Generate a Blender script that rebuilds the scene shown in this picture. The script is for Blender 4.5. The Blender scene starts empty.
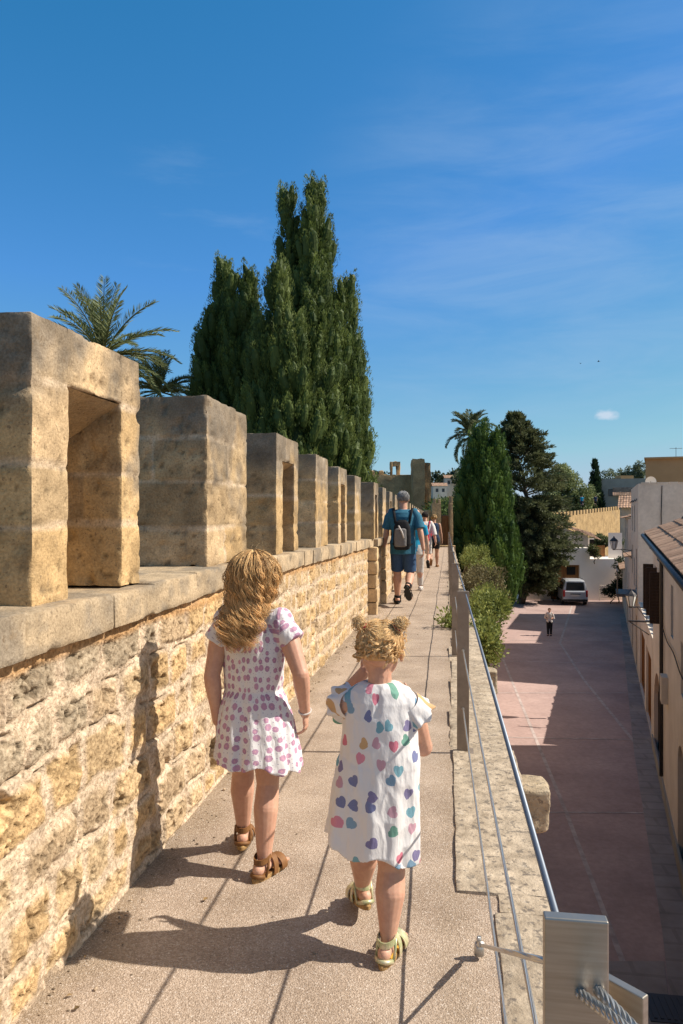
import bpy, bmesh, math, random
import numpy as np
from mathutils import Vector, Matrix, Quaternion
R = math.radians
rng = np.random.default_rng(7)
random.seed(7)
scene = bpy.context.scene
COL = scene.collection

# ---------------------------------------------------------------- survey of the place
TH, FPX, CXP, HYP, CH = R(8.15), 740.0, 341.5, 512.0, 1.4
cT, sT = math.cos(TH), math.sin(TH)
def at(px, py, d):
    xc = (px - CXP) * d / FPX
    return np.array([xc*cT - d*sT, d*cT + xc*sT, CH - (py-HYP)*d/FPX])
def on_z(px, py, z):
    return at(px, py, FPX*(CH-z)/(py-HYP))
def floor_z(y):
    return -0.018*min(max(y-4.0, 0.0), 40.0)
STREET = -5.4
GROUND_OUT = -4.6

# ---------------------------------------------------------------- noise
def _h(ix, iy, iz, s):
    n = (ix*374761393 + iy*668265263 + iz*2147483647 + s*1274126177) & 0xFFFFFFFF
    n = ((n ^ (n >> 13)) * 1274126177) & 0xFFFFFFFF
    n = n ^ (n >> 16)
    return (n & 0xFFFFFF) / float(0xFFFFFF)
def vn(P, scale=1.0, seed=0):
    P = np.asarray(P, float)*scale
    if P.shape[-1] == 2: P = np.concatenate([P, np.zeros(P.shape[:-1]+(1,))], -1)
    i = np.floor(P).astype(np.int64); f = P-i; f = f*f*(3-2*f)
    out = 0
    for dx in (0,1):
        for dy in (0,1):
            for dz in (0,1):
                w = (f[...,0] if dx else 1-f[...,0])*(f[...,1] if dy else 1-f[...,1])*(f[...,2] if dz else 1-f[...,2])
                out = out + w*_h(i[...,0]+dx, i[...,1]+dy, i[...,2]+dz, seed)
    return out
def fbm(P, scale=1.0, seed=0, oct=4):
    a, s, t = 0.5, 0.0, 0.0
    for k in range(oct):
        s = s + a*vn(P, scale*2**k, seed+k*17); t += a; a *= .5
    return s/t
def sstep(a, b, x):
    t = np.clip((x-a)/(b-a), 0, 1); return t*t*(3-2*t)

# ---------------------------------------------------------------- mesh builder
class MB:
    def __init__(s):
        s.v=[]; s.f=[]; s.m=[]; s.c=[]; s.n=0
    def add(s, V, F, m=0, col=(1,1,1)):
        V=np.asarray(V,float).reshape(-1,3)
        if isinstance(F, np.ndarray): F=[F+s.n]; cnt=len(F[0])
        else:
            F=[np.array([q],dtype=np.int64)+s.n for q in F]; cnt=len(F)
        s.v.append(V); s.f += F
        s.m.append(np.full(sum(len(q) for q in F), m, np.int32))
        c=np.asarray(col,float)
        if c.ndim==1: c=np.tile(c[:3],(len(V),1))
        s.c.append(c[:,:3]); s.n+=len(V); return s
    def box(s, c, size, rz=0, m=0, col=(1,1,1), axes=None):
        h=np.array(size)/2
        P=np.array([[x,y,z] for x in(-1,1) for y in(-1,1) for z in(-1,1)],float)*h
        if axes is not None: P=P@np.array(axes)
        elif rz:
            a=np.array([[math.cos(rz),math.sin(rz),0],[-math.sin(rz),math.cos(rz),0],[0,0,1]]); P=P@a
        F=[(0,1,3,2),(4,6,7,5),(0,4,5,1),(2,3,7,6),(0,2,6,4),(1,5,7,3)]
        return s.add(P+np.array(c),F,m,col)
    def span(s, lo, hi, m=0, col=(1,1,1)):
        lo=np.array(lo,float); hi=np.array(hi,float)
        return s.box((lo+hi)/2, hi-lo, 0, m, col)
    def tube(s, pts, rad, sides=8, m=0, col=(1,1,1), cap=True, flat=1.0, up=None):
        P=np.array(pts,float); n=len(P)
        r=np.full(n,rad,float) if np.isscalar(rad) else np.array(rad,float)
        T=np.gradient(P,axis=0); T/= (np.linalg.norm(T,axis=1)[:,None]+1e-12)
        u=np.array(up if up is not None else (0,0,1),float)
        if abs(T[0]@u)>.95: u=np.array((1.,0,0))
        a=np.cross(T[0],u); a/=np.linalg.norm(a)
        rings=[]
        ang=np.arange(sides)/sides*2*np.pi
        for i in range(n):
            a=a-T[i]*(a@T[i]); a/=np.linalg.norm(a)+1e-12; b=np.cross(T[i],a)
            rings.append(P[i]+r[i]*(np.cos(ang)[:,None]*a+flat*np.sin(ang)[:,None]*b))
        V=np.concatenate(rings)
        k=np.arange(sides); F=[]
        i=np.arange(n-1)[:,None]*sides
        Q=np.stack([i+k, i+(k+1)%sides, i+sides+(k+1)%sides, i+sides+k],-1).reshape(-1,4)
        c=np.asarray(col,float)
        if c.ndim==2 and len(c)==n: c=np.repeat(c,sides,axis=0)
        base=s.n
        s.add(V,Q,m,c)
        if cap:
            s.f.append(np.array([list(k[::-1]+base)])); s.f.append(np.array([list(k+base+(n-1)*sides)])); s.m.append(np.full(2,m,np.int32))
        return s
    def loft(s, rings, m=0, col=(1,1,1), cap=True):
        # rings: list of (k,3) arrays
        k=len(rings[0]); n=len(rings); V=np.concatenate(rings)
        j=np.arange(k); i=np.arange(n-1)[:,None]*k
        Q=np.stack([i+j,i+(j+1)%k,i+k+(j+1)%k,i+k+j],-1).reshape(-1,4)
        base=s.n; s.add(V,Q,m,col)
        if cap:
            s.f.append(np.array([list(j[::-1]+base)])); s.f.append(np.array([list(j+base+(n-1)*k)])); s.m.append(np.full(2,m,np.int32))
        return s
    def ell(s, c, r, m=0, col=(1,1,1), seg=16, rot=None):
        th=np.linspace(0,np.pi,seg//2+1)[1:-1]; ph=np.arange(seg)/seg*2*np.pi
        V=np.stack([np.outer(np.sin(th),np.cos(ph)),np.outer(np.sin(th),np.sin(ph)),np.outer(np.cos(th),np.ones(seg))],-1).reshape(-1,3)
        V=np.concatenate([V,[[0,0,1],[0,0,-1]]])*np.array(r)
        if rot is not None: V=V@np.array(rot).T
        n=len(th); F=[]
        j=np.arange(seg); i=np.arange(n-1)[:,None]*seg
        Q=np.stack([i+j,i+seg+j,i+seg+(j+1)%seg,i+(j+1)%seg],-1).reshape(-1,4)
        base=s.n
        s.add(V+np.array(c),Q,m,col)
        T=[[base+n*seg, base+q, base+(q+1)%seg] for q in range(seg)]+[[base+n*seg+1, base+(n-1)*seg+(q+1)%seg, base+(n-1)*seg+q] for q in range(seg)]
        s.f.append(np.array(T)); s.m.append(np.full(len(T),m,np.int32)); return s
    def grid(s, G, m=0, col=(1,1,1), flip=False, close=False):
        a,b=G.shape[:2]; idx=np.arange(a*b).reshape(a,b)
        if close: idx=np.concatenate([idx,idx[:,:1]],1)
        Q=np.stack([idx[:-1,:-1],idx[1:,:-1],idx[1:,1:],idx[:-1,1:]],-1).reshape(-1,4)
        if flip: Q=Q[:,::-1]
        c=np.asarray(col,float)
        if c.ndim==3: c=c.reshape(-1,3)
        return s.add(G.reshape(-1,3),Q.copy(),m,c)
    def mesh(s, name, mats, smooth=False):
        me=bpy.data.meshes.new(name)
        V=np.concatenate(s.v); C=np.concatenate(s.c); Mi=np.concatenate(s.m)
        lens=np.concatenate([np.full(len(q),q.shape[1]) for q in s.f]); loops=np.concatenate([q.ravel() for q in s.f])
        me.vertices.add(len(V)); me.vertices.foreach_set('co',V.astype(np.float32).ravel())
        me.loops.add(len(loops)); me.loops.foreach_set('vertex_index',loops.astype(np.int32))
        me.polygons.add(len(lens)); me.polygons.foreach_set('loop_start',np.concatenate([[0],np.cumsum(lens)[:-1]]).astype(np.int32))
        me.polygons.foreach_set('material_index',Mi)
        me.polygons.foreach_set('use_smooth',np.full(len(lens),bool(smooth)))
        for m in (mats if isinstance(mats,(list,tuple)) else [mats]): me.materials.append(m)
        me.update(calc_edges=True)
        ca=me.color_attributes.new('Col','FLOAT_COLOR','POINT')
        ca.data.foreach_set('color',np.concatenate([C,np.ones((len(C),1))],1).astype(np.float32).ravel())
        me.validate()
        return me
    def build(s, name, mats, parent=None, smooth=False):
        o=bpy.data.objects.new(name, s.mesh(name,mats,smooth)); COL.objects.link(o)
        if parent is not None: o.parent=parent
        return o

def tag(o, label=None, cat=None, group=None, kind=None):
    if label: o['label']=label
    if cat: o['category']=cat
    if group: o['group']=group
    if kind: o['kind']=kind
    return o
def thing(name, label, cat, loc=(0,0,0), rz=0, group=None):
    o=bpy.data.objects.new(name,None); o.empty_display_size=.2; COL.objects.link(o)
    o.location=tuple(float(q) for q in loc); o.rotation_euler=(0,0,rz)
    return tag(o,label,cat,group)
def copy_tree(o, parent=None):
    c=o.copy(); COL.objects.link(c)
    if parent is not None: c.parent=parent
    for ch in list(o.children): copy_tree(ch,c)
    return c
def remesh(mb, name, mats, vox, smooth_it=3, parent=None, fac=.5):
    o=mb.build('tmp_shape',[]); me0=o.data
    md=o.modifiers.new('r','REMESH'); md.mode='VOXEL'; md.voxel_size=vox; md.use_smooth_shade=True
    if smooth_it:
        sm=o.modifiers.new('s','SMOOTH'); sm.iterations=smooth_it; sm.factor=fac
    dg=bpy.context.evaluated_depsgraph_get(); dg.update()
    me=bpy.data.meshes.new_from_object(o.evaluated_get(dg))
    me.name=name; bpy.data.objects.remove(o); bpy.data.meshes.remove(me0)
    me.materials.clear()
    for m in (mats if isinstance(mats,(list,tuple)) else [mats]): me.materials.append(m)
    n=bpy.data.objects.new(name,me); COL.objects.link(n)
    if parent is not None: n.parent=parent
    return n
def verts_of(me):
    a=np.empty(len(me.vertices)*3,np.float32); me.vertices.foreach_get('co',a); return a.reshape(-1,3).astype(float)
def set_verts(me,V):
    me.vertices.foreach_set('co',V.astype(np.float32).ravel()); me.update()

# ---------------------------------------------------------------- materials
class NT:
    def __init__(s, tree): s.t=tree; s.t.nodes.clear()
    def n(s, typ, **k):
        nd=s.t.nodes.new(typ)
        for a,b in k.items():
            if a.startswith('i_'):
                key=a[2:]; key=int(key) if key.isdigit() else key
                nd.inputs[key].default_value=b
            else: setattr(nd,a,b)
        return nd
    def l(s,a,b): s.t.links.new(a,b)
def rgba(c): return (c[0],c[1],c[2],1)
def pbr(name, base=(.5,.5,.5), rough=.8, metal=0, attr=False, var=(), bump=(), spec=.25, transl=0, space='Object', sss=0, rvar=None):
    mt=bpy.data.materials.new(name); mt.use_nodes=True
    N=NT(mt.node_tree); out=N.n('ShaderNodeOutputMaterial'); b=N.n('ShaderNodeBsdfPrincipled')
    b.inputs['Roughness'].default_value=rough; b.inputs['Metallic'].default_value=metal
    b.inputs['Specular IOR Level'].default_value=spec
    tc=N.n('ShaderNodeTexCoord'); co=tc.outputs[space]
    if attr:
        at_=N.n('ShaderNodeAttribute',attribute_name='Col'); cur=at_.outputs['Color']
    else:
        rg=N.n('ShaderNodeRGB'); rg.outputs[0].default_value=rgba(base); cur=rg.outputs[0]
    def tex(kind,scale,detail,stretch):
        src=co
        if stretch:
            mp=N.n('ShaderNodeMapping'); mp.inputs['Scale'].default_value=stretch; N.l(co,mp.inputs['Vector']); src=mp.outputs[0]
        if kind=='noise':
            t=N.n('ShaderNodeTexNoise',i_Scale=scale,i_Detail=detail,i_Roughness=.6); o=t.outputs['Fac']
        elif kind=='voro':
            t=N.n('ShaderNodeTexVoronoi',i_Scale=scale); o=t.outputs['Distance']
        elif kind=='cell':
            t=N.n('ShaderNodeTexVoronoi',i_Scale=scale); sp=N.n('ShaderNodeSeparateColor'); N.l(t.outputs['Color'],sp.inputs[0]); o=sp.outputs[0]
        elif kind=='brick':
            t=N.n('ShaderNodeTexBrick',i_Scale=scale); t.inputs['Color1'].default_value=(1,1,1,1); t.inputs['Color2'].default_value=(.7,.7,.7,1); t.inputs['Mortar'].default_value=(0,0,0,1); o=t.outputs['Color']
        elif kind=='wave':
            t=N.n('ShaderNodeTexWave',i_Scale=scale,i_Distortion=1.0,i_Detail=2); o=t.outputs['Fac']
        N.l(src,t.inputs['Vector']); return o
    for v in var:
        kind,scale,p0,p1,c0,c1,mode=v[:7]; detail=v[7] if len(v)>7 else 5; st=v[8] if len(v)>8 else None
        o=tex(kind,scale,detail,st)
        rp=N.n('ShaderNodeValToRGB'); rp.color_ramp.elements[0].position=p0; rp.color_ramp.elements[1].position=p1
        mx=N.n('ShaderNodeMix',data_type='RGBA',blend_type='MULTIPLY' if mode=='mul' else 'MIX')
        N.l(o,rp.inputs[0]); N.l(cur,mx.inputs[6])
        if mode=='mul':
            rp.color_ramp.elements[0].color=rgba(c0); rp.color_ramp.elements[1].color=rgba(c1)
            mx.inputs[0].default_value=1; N.l(rp.outputs[0],mx.inputs[7])
        else:
            a,z=c0; rp.color_ramp.elements[0].color=(a,a,a,1); rp.color_ramp.elements[1].color=(z,z,z,1)
            N.l(rp.outputs[0],mx.inputs[0]); mx.inputs[7].default_value=rgba(c1)
        cur=mx.outputs[2]
    N.l(cur,b.inputs['Base Color'])
    nrm=None
    for (kind,scale,strength,dist,*rest) in bump:
        o=tex(kind,scale,rest[0] if rest else 6,rest[1] if len(rest)>1 else None)
        bp=N.n('ShaderNodeBump',i_Strength=strength,i_Distance=dist); N.l(o,bp.inputs['Height'])
        if nrm is not None: N.l(nrm,bp.inputs['Normal'])
        nrm=bp.outputs[0]
    if nrm is not None: N.l(nrm,b.inputs['Normal'])
    if rvar:
        o=tex('noise',rvar[0],4,None); mr=N.n('ShaderNodeMapRange'); mr.inputs['To Min'].default_value=rvar[1]; mr.inputs['To Max'].default_value=rvar[2]
        N.l(o,mr.inputs['Value']); N.l(mr.outputs[0],b.inputs['Roughness'])
    if sss:
        b.inputs['Subsurface Weight'].default_value=sss; b.inputs['Subsurface Radius'].default_value=(1,.35,.2); b.inputs['Subsurface Scale'].default_value=.012
    sh=b.outputs[0]
    if transl:
        tr=N.n('ShaderNodeBsdfTranslucent'); N.l(cur,tr.inputs['Color']); ms=N.n('ShaderNodeMixShader'); ms.inputs[0].default_value=transl
        N.l(b.outputs[0],ms.inputs[1]); N.l(tr.outputs[0],ms.inputs[2]); sh=ms.outputs[0]
    N.l(sh,out.inputs['Surface'])
    return mt
W1=(1,1,1)
M={}
M['rubble']=pbr('rubble_stone',attr=True,rough=.95,spec=.1,
    var=[('noise',9,.3,.7,(.72,.70,.68),(1.16,1.13,1.08),'mul',8),('noise',60,.35,.62,(.62,.58,.54),(1.1,1.1,1.1),'mul',6),('noise',150,.30,.40,(1,0),(.14,.10,.06),'mix',3)],
    bump=[('noise',45,.9,.012,10),('voro',70,.5,.006)])
M['ashlar']=pbr('ashlar_stone',attr=True,rough=.95,spec=.1,
    var=[('noise',7,.3,.7,(.70,.68,.66),(1.15,1.13,1.1),'mul',9),('noise',110,.35,.65,(.78,.76,.74),(1.12,1.12,1.12),'mul',4),('voro',55,.03,.12,(.55,0),(.12,.09,.06),'mix'),('noise',2.6,.58,.72,(0,.5),(.19,.165,.13),'mix',9),('noise',16,.60,.70,(0,.5),(.24,.17,.10),'mix',8),('noise',9,.62,.74,(0,.45),(.13,.115,.095),'mix',8,(1,1,.35)),('noise',70,.31,.39,(.75,0),(.17,.12,.075),'mix',3)],
    bump=[('noise',90,.7,.005,6),('noise',22,.6,.012,8)])
M['path']=pbr('path_aggregate',(.42,.325,.25),attr=True,rough=.92,spec=.15,
    var=[('noise',1.6,.3,.72,(.84,.82,.80),(1.08,1.08,1.08),'mul',7),('cell',210,.0,1,(.74,.71,.68),(1.18,1.18,1.18),'mul'),('noise',3.2,.35,.7,(.86,.84,.82),(1.08,1.07,1.06),'mul',8),('cell',260,.90,.96,(0,.6),(.66,.58,.5),'mix'),('noise',170,.30,.42,(.75,0),(.16,.11,.08),'mix',3),('noise',5,.60,.72,(0,.35),(.25,.19,.15),'mix',7),('noise',.8,.52,.66,(0,.28),(.30,.235,.185),'mix',9),('voro',2.3,.02,.05,(.5,0),(.22,.17,.14),'mix')],
    bump=[('voro',200,.7,.004),('noise',30,.3,.006)])
M['edge']=pbr('edge_stone',attr=True,rough=.95,spec=.1,
    var=[('noise',11,.28,.72,(.5,.47,.44),(1.2,1.18,1.15),'mul',9),('noise',34,.55,.62,(0,.75),(.13,.11,.095),'mix',5),('noise',9,.60,.68,(0,.65),(.17,.145,.12),'mix',8),('noise',22,.64,.74,(0,.35),(.62,.56,.48),'mix',6),('noise',3.5,.50,.68,(0,.5),(.30,.25,.19),'mix',8),('noise',12,.68,.74,(0,.35),(.45,.33,.10),'mix',5)],
    bump=[('noise',50,.9,.01,9)])
M['street']=pbr('street_paving',(.43,.305,.272),rough=.85,spec=.2,
    var=[('noise',.55,.3,.7,(.80,.78,.78),(1.12,1.12,1.1),'mul',8),('noise',9,.3,.7,(.88,.87,.87),(1.1,1.1,1.1),'mul',6),('noise',.9,.63,.74,(0,.35),(.17,.12,.115),'mix',8)],
    bump=[('noise',60,.3,.004)])
M['streetjoint']=pbr('street_joint',(.545,.45,.41),rough=.9,var=[('noise',4,.35,.7,(.6,.58,.58),(1.05,1.05,1.05),'mul',8)])
M['streetgrey']=pbr('street_border_stone',(.34,.29,.265),rough=.88,var=[('noise',1.3,.3,.7,(.7,.7,.7),(1.15,1.15,1.15),'mul',8),('brick',.55,.05,.5,(.84,.84,.84),W1,'mul')],bump=[('noise',20,.4,.01)])
M['dryground']=pbr('dry_ground',(.20,.17,.10),rough=1,spec=.05,var=[('noise',.05,.35,.65,(.45,.6,.4),(1.1,1.1,1.1),'mul',9)])
M['hill']=pbr('hill_scrub',(.14,.13,.07),rough=1,spec=.05,var=[('noise',.03,.4,.6,(.45,.6,.42),(1.5,1.3,1.1),'mul',9)])
M['wallstone']=pbr('old_wall_stone',(.47,.33,.18),rough=.95,spec=.08,
    var=[('noise',1.2,.3,.7,(.62,.6,.58),(1.15,1.13,1.1),'mul',9),('noise',14,.3,.7,(.75,.73,.7),(1.12,1.12,1.12),'mul',6),('noise',.5,.55,.7,(0,.5),(.17,.14,.11),'mix',9)],
    bump=[('noise',5,.9,.06,8),('noise',25,.6,.02)])
M['steel']=pbr('brushed_steel',(.36,.335,.30),rough=.45,metal=.8,spec=.5,var=[('noise',1,.3,.7,(.75,.72,.68),(1.05,1.05,1.05),'mul',6,(6,6,120)),('noise',40,.6,.75,(0,.3),(.30,.24,.17),'mix',5)],bump=[('noise',60,.15,.002)],rvar=(30,.3,.5))
M['steelpost']=pbr('dull_post_steel',(.30,.235,.175),rough=.55,metal=.35,spec=.4,var=[('noise',12,.3,.7,(.75,.73,.7),(1.1,1.1,1.1),'mul',6)])
M['rail']=pbr('rail_steel',(.17,.195,.235),rough=.5,metal=.55,spec=.4,rvar=(60,.42,.58))
M['cable']=pbr('wire_rope',(.50,.49,.47),rough=.38,metal=.85,spec=.5,bump=[('wave',90,.6,.002,2,(1,1,1))])
M['plaster']=pbr('pink_grey_plaster',(.64,.55,.45),rough=.95,spec=.08,var=[('noise',.9,.3,.7,(.84,.83,.82),(1.07,1.07,1.07),'mul',9),('noise',8,.3,.7,(.9,.9,.9),(1.06,1.06,1.06),'mul',6),('noise',1.2,.6,.75,(0,.22),(.27,.23,.21),'mix',9,(1,1,.25))],bump=[('noise',30,.4,.01)])
M['cream']=pbr('cream_plaster',(.70,.62,.53),rough=.95,spec=.08,var=[('noise',.8,.3,.7,(.82,.8,.78),(1.08,1.08,1.08),'mul',9),('noise',2,.58,.75,(0,.3),(.33,.25,.19),'mix',9,(1,1,.22))],bump=[('noise',30,.4,.01)])
M['white']=pbr('white_plaster',(.78,.69,.59),rough=.95,spec=.08,var=[('noise',.8,.3,.7,(.82,.81,.79),(1.06,1.06,1.06),'mul',9),('noise',1.6,.6,.78,(0,.35),(.36,.32,.28),'mix',9,(1,1,.2))],bump=[('noise',25,.4,.01)])
M['whitewash']=pbr('whitewashed_wall',(.88,.80,.71),rough=.95,spec=.08,var=[('noise',.8,.3,.7,(.92,.91,.9),(1.0,1.0,1.0),'mul',9),('noise',1.6,.62,.8,(0,.25),(.5,.44,.38),'mix',9,(1,1,.2))])
M['ochre']=pbr('ochre_plaster',(.44,.29,.145),rough=.95,spec=.08,var=[('noise',.5,.3,.7,(.85,.84,.83),(1.06,1.06,1.06),'mul',9)])
M['greywall']=pbr('grey_render',(.36,.33,.29),rough=.95,spec=.08,var=[('noise',.4,.3,.7,(.75,.74,.73),(1.08,1.08,1.08),'mul',9)])
M['tile']=pbr('clay_roof_tile',attr=True,rough=.92,spec=.1,var=[('noise',6,.3,.7,(.7,.68,.66),(1.15,1.12,1.1),'mul',8),('noise',2.5,.58,.7,(0,.5),(.30,.26,.22),'mix',9)],bump=[('noise',40,.5,.01)])
M['wood']=pbr('orange_brown_wood',(.30,.135,.045),rough=.7,var=[('noise',3,.3,.7,(.6,.56,.5),(1.15,1.12,1.1),'mul',8,(4,4,.5))],bump=[('noise',6,.4,.01,6,(6,6,.4))])
M['darkwood']=pbr('dark_shutter_wood',(.055,.03,.018),rough=.55,var=[('noise',5,.3,.7,(.6,.6,.6),(1.3,1.3,1.3),'mul',8,(3,3,.4))])
M['darkmetal']=pbr('dark_metal',(.07,.065,.065),rough=.5,metal=.5)
M['darkglass']=pbr('dark_glass',(.015,.018,.022),rough=.08,spec=.6)
M['hole']=pbr('dark_interior',(.02,.018,.015),rough=1)
M['lampglass']=pbr('lantern_glass',(.62,.62,.60),rough=.25,spec=.5)
M['leaf']=pbr('foliage',attr=True,rough=.6,spec=.25,transl=.30)
M['bark']=pbr('bark',(.12,.085,.06),rough=.95,var=[('noise',8,.3,.7,(.55,.55,.55),(1.3,1.3,1.3),'mul',8,(3,3,.5))],bump=[('noise',12,.8,.03,8,(3,3,.5))])
M['skin']=pbr('skin',(.56,.335,.235),rough=.5,spec=.35,sss=.12,var=[('noise',9,.3,.7,(.90,.80,.77),(1.06,1.05,1.04),'mul',7),('noise',60,.35,.65,(.94,.91,.9),(1.04,1.04,1.04),'mul',3)],bump=[('noise',250,.12,.001)])
M['skintan']=pbr('tanned_skin',(.44,.25,.165),rough=.5,spec=.35,var=[('noise',14,.3,.7,(.9,.86,.84),(1.06,1.05,1.04),'mul',6)])
M['hair']=pbr('hair_strands',attr=True,rough=.5,spec=.28,transl=.20)
M['eyewhite']=pbr('eye_white',(.75,.72,.7),rough=.2,spec=.5)
M['eyedark']=pbr('eye_iris',(.06,.04,.03),rough=.15,spec=.5)
M['leather']=pbr('brown_leather',(.20,.09,.03),rough=.6,spec=.3,var=[('noise',40,.3,.7,(.7,.7,.7),(1.2,1.2,1.2),'mul',6)],bump=[('noise',120,.3,.002)])
M['cork']=pbr('cork_sole',(.36,.22,.09),rough=.9,var=[('cell',220,0,1,(.7,.7,.7),(1.2,1.2,1.2),'mul')])
M['goldstrap']=pbr('pale_gold_strap',(.55,.50,.30),rough=.4,metal=.35,spec=.5,var=[('cell',90,0,1,(.7,.85,.7),(1.2,1.1,1.25),'mul')])
M['yellowsole']=pbr('yellow_footbed',(.62,.36,.05),rough=.7)
SUN_E,SKY_E,CLD,EXPO,DENOISE=5.0,.105,7.0,0.45,True
# ---------------------------------------------------------------- printed cloth
def cloth_base(name):
    mt=bpy.data.materials.new(name); mt.use_nodes=True; N=NT(mt.node_tree)
    out=N.n('ShaderNodeOutputMaterial'); b=N.n('ShaderNodeBsdfPrincipled'); b.inputs['Roughness'].default_value=.85; b.inputs['Specular IOR Level'].default_value=.12
    uv=N.n('ShaderNodeUVMap',uv_map='print')
    tr=N.n('ShaderNodeBsdfTranslucent'); ms=N.n('ShaderNodeMixShader'); ms.inputs[0].default_value=.15
    N.l(b.outputs[0],ms.inputs[1]); N.l(tr.outputs[0],ms.inputs[2]); N.l(ms.outputs[0],out.inputs[0])
    tc=N.n('ShaderNodeTexCoord')
    wv=N.n('ShaderNodeTexNoise',i_Scale=420,i_Detail=2); N.l(tc.outputs['Object'],wv.inputs['Vector'])
    cr=N.n('ShaderNodeTexNoise',i_Scale=13,i_Detail=5); mp=N.n('ShaderNodeMapping'); mp.inputs['Scale'].default_value=(1.6,1.6,.6); N.l(tc.outputs['Object'],mp.inputs[0]); N.l(mp.outputs[0],cr.inputs['Vector'])
    b1=N.n('ShaderNodeBump',i_Strength=.25,i_Distance=.001); N.l(wv.outputs[0],b1.inputs['Height'])
    b2=N.n('ShaderNodeBump',i_Strength=.55,i_Distance=.018); N.l(cr.outputs[0],b2.inputs['Height']); N.l(b1.outputs[0],b2.inputs['Normal']); N.l(b2.outputs[0],b.inputs['Normal'])
    return mt,N,b,tr,uv
def mth(N,op,a,b=None):
    nd=N.n('ShaderNodeMath',operation=op)
    for i,q in enumerate((a,b)):
        if q is None: continue
        if isinstance(q,(int,float)): nd.inputs[i].default_value=q
        else: N.l(q,nd.inputs[i])
    return nd.outputs[0]
def mixc(N,fac,a,b):
    mx=N.n('ShaderNodeMix',data_type='RGBA')
    for i,q in ((0,fac),(6,a),(7,b)):
        if isinstance(q,tuple): mx.inputs[i].default_value=rgba(q)
        elif isinstance(q,(int,float)): mx.inputs[i].default_value=q
        else: N.l(q,mx.inputs[i])
    return mx.outputs[2]
def dot_cloth():
    mt,N,b,tr,uv=cloth_base('white_cloth_purple_dots')
    def layer(scale,off,r,rag):
        mp=N.n('ShaderNodeMapping'); mp.inputs['Location'].default_value=(off,off*.7,0); N.l(uv.outputs[0],mp.inputs[0])
        v=N.n('ShaderNodeTexVoronoi',voronoi_dimensions='2D',i_Scale=scale,i_Randomness=.5); N.l(mp.outputs[0],v.inputs['Vector'])
        nz=N.n('ShaderNodeTexNoise',i_Scale=scale*9,i_Detail=1); N.l(mp.outputs[0],nz.inputs['Vector'])
        d=mth(N,'ADD',v.outputs['Distance'],mth(N,'MULTIPLY',mth(N,'SUBTRACT',nz.outputs[0],.5),rag))
        sp=N.n('ShaderNodeSeparateColor'); N.l(v.outputs['Color'],sp.inputs[0])
        rr=mth(N,'ADD',r,mth(N,'MULTIPLY',sp.outputs[1],r*.45))
        return mth(N,'LESS_THAN',d,rr),sp.outputs[0],d
    m1,c1,d1=layer(28,0,.25,.20)
    m2,c2,_=layer(55,.37,.085,.12)
    rp=N.n('ShaderNodeValToRGB'); rp.color_ramp.interpolation='LINEAR'
    rp.color_ramp.elements[0].color=(.40,.19,.32,1); rp.color_ramp.elements[1].color=(.55,.28,.42,1); N.l(c1,rp.inputs[0])
    base=mixc(N,m2,(.80,.77,.76),(.50,.45,.52))
    cin=mth(N,'LESS_THAN',d1,.09)
    fl=mixc(N,cin,rp.outputs[0],(.60,.28,.36))
    c=mixc(N,mth(N,'MULTIPLY',m1,.88),base,fl)
    N.l(c,b.inputs['Base Color']); N.l(c,tr.inputs['Color']); return mt
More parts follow.
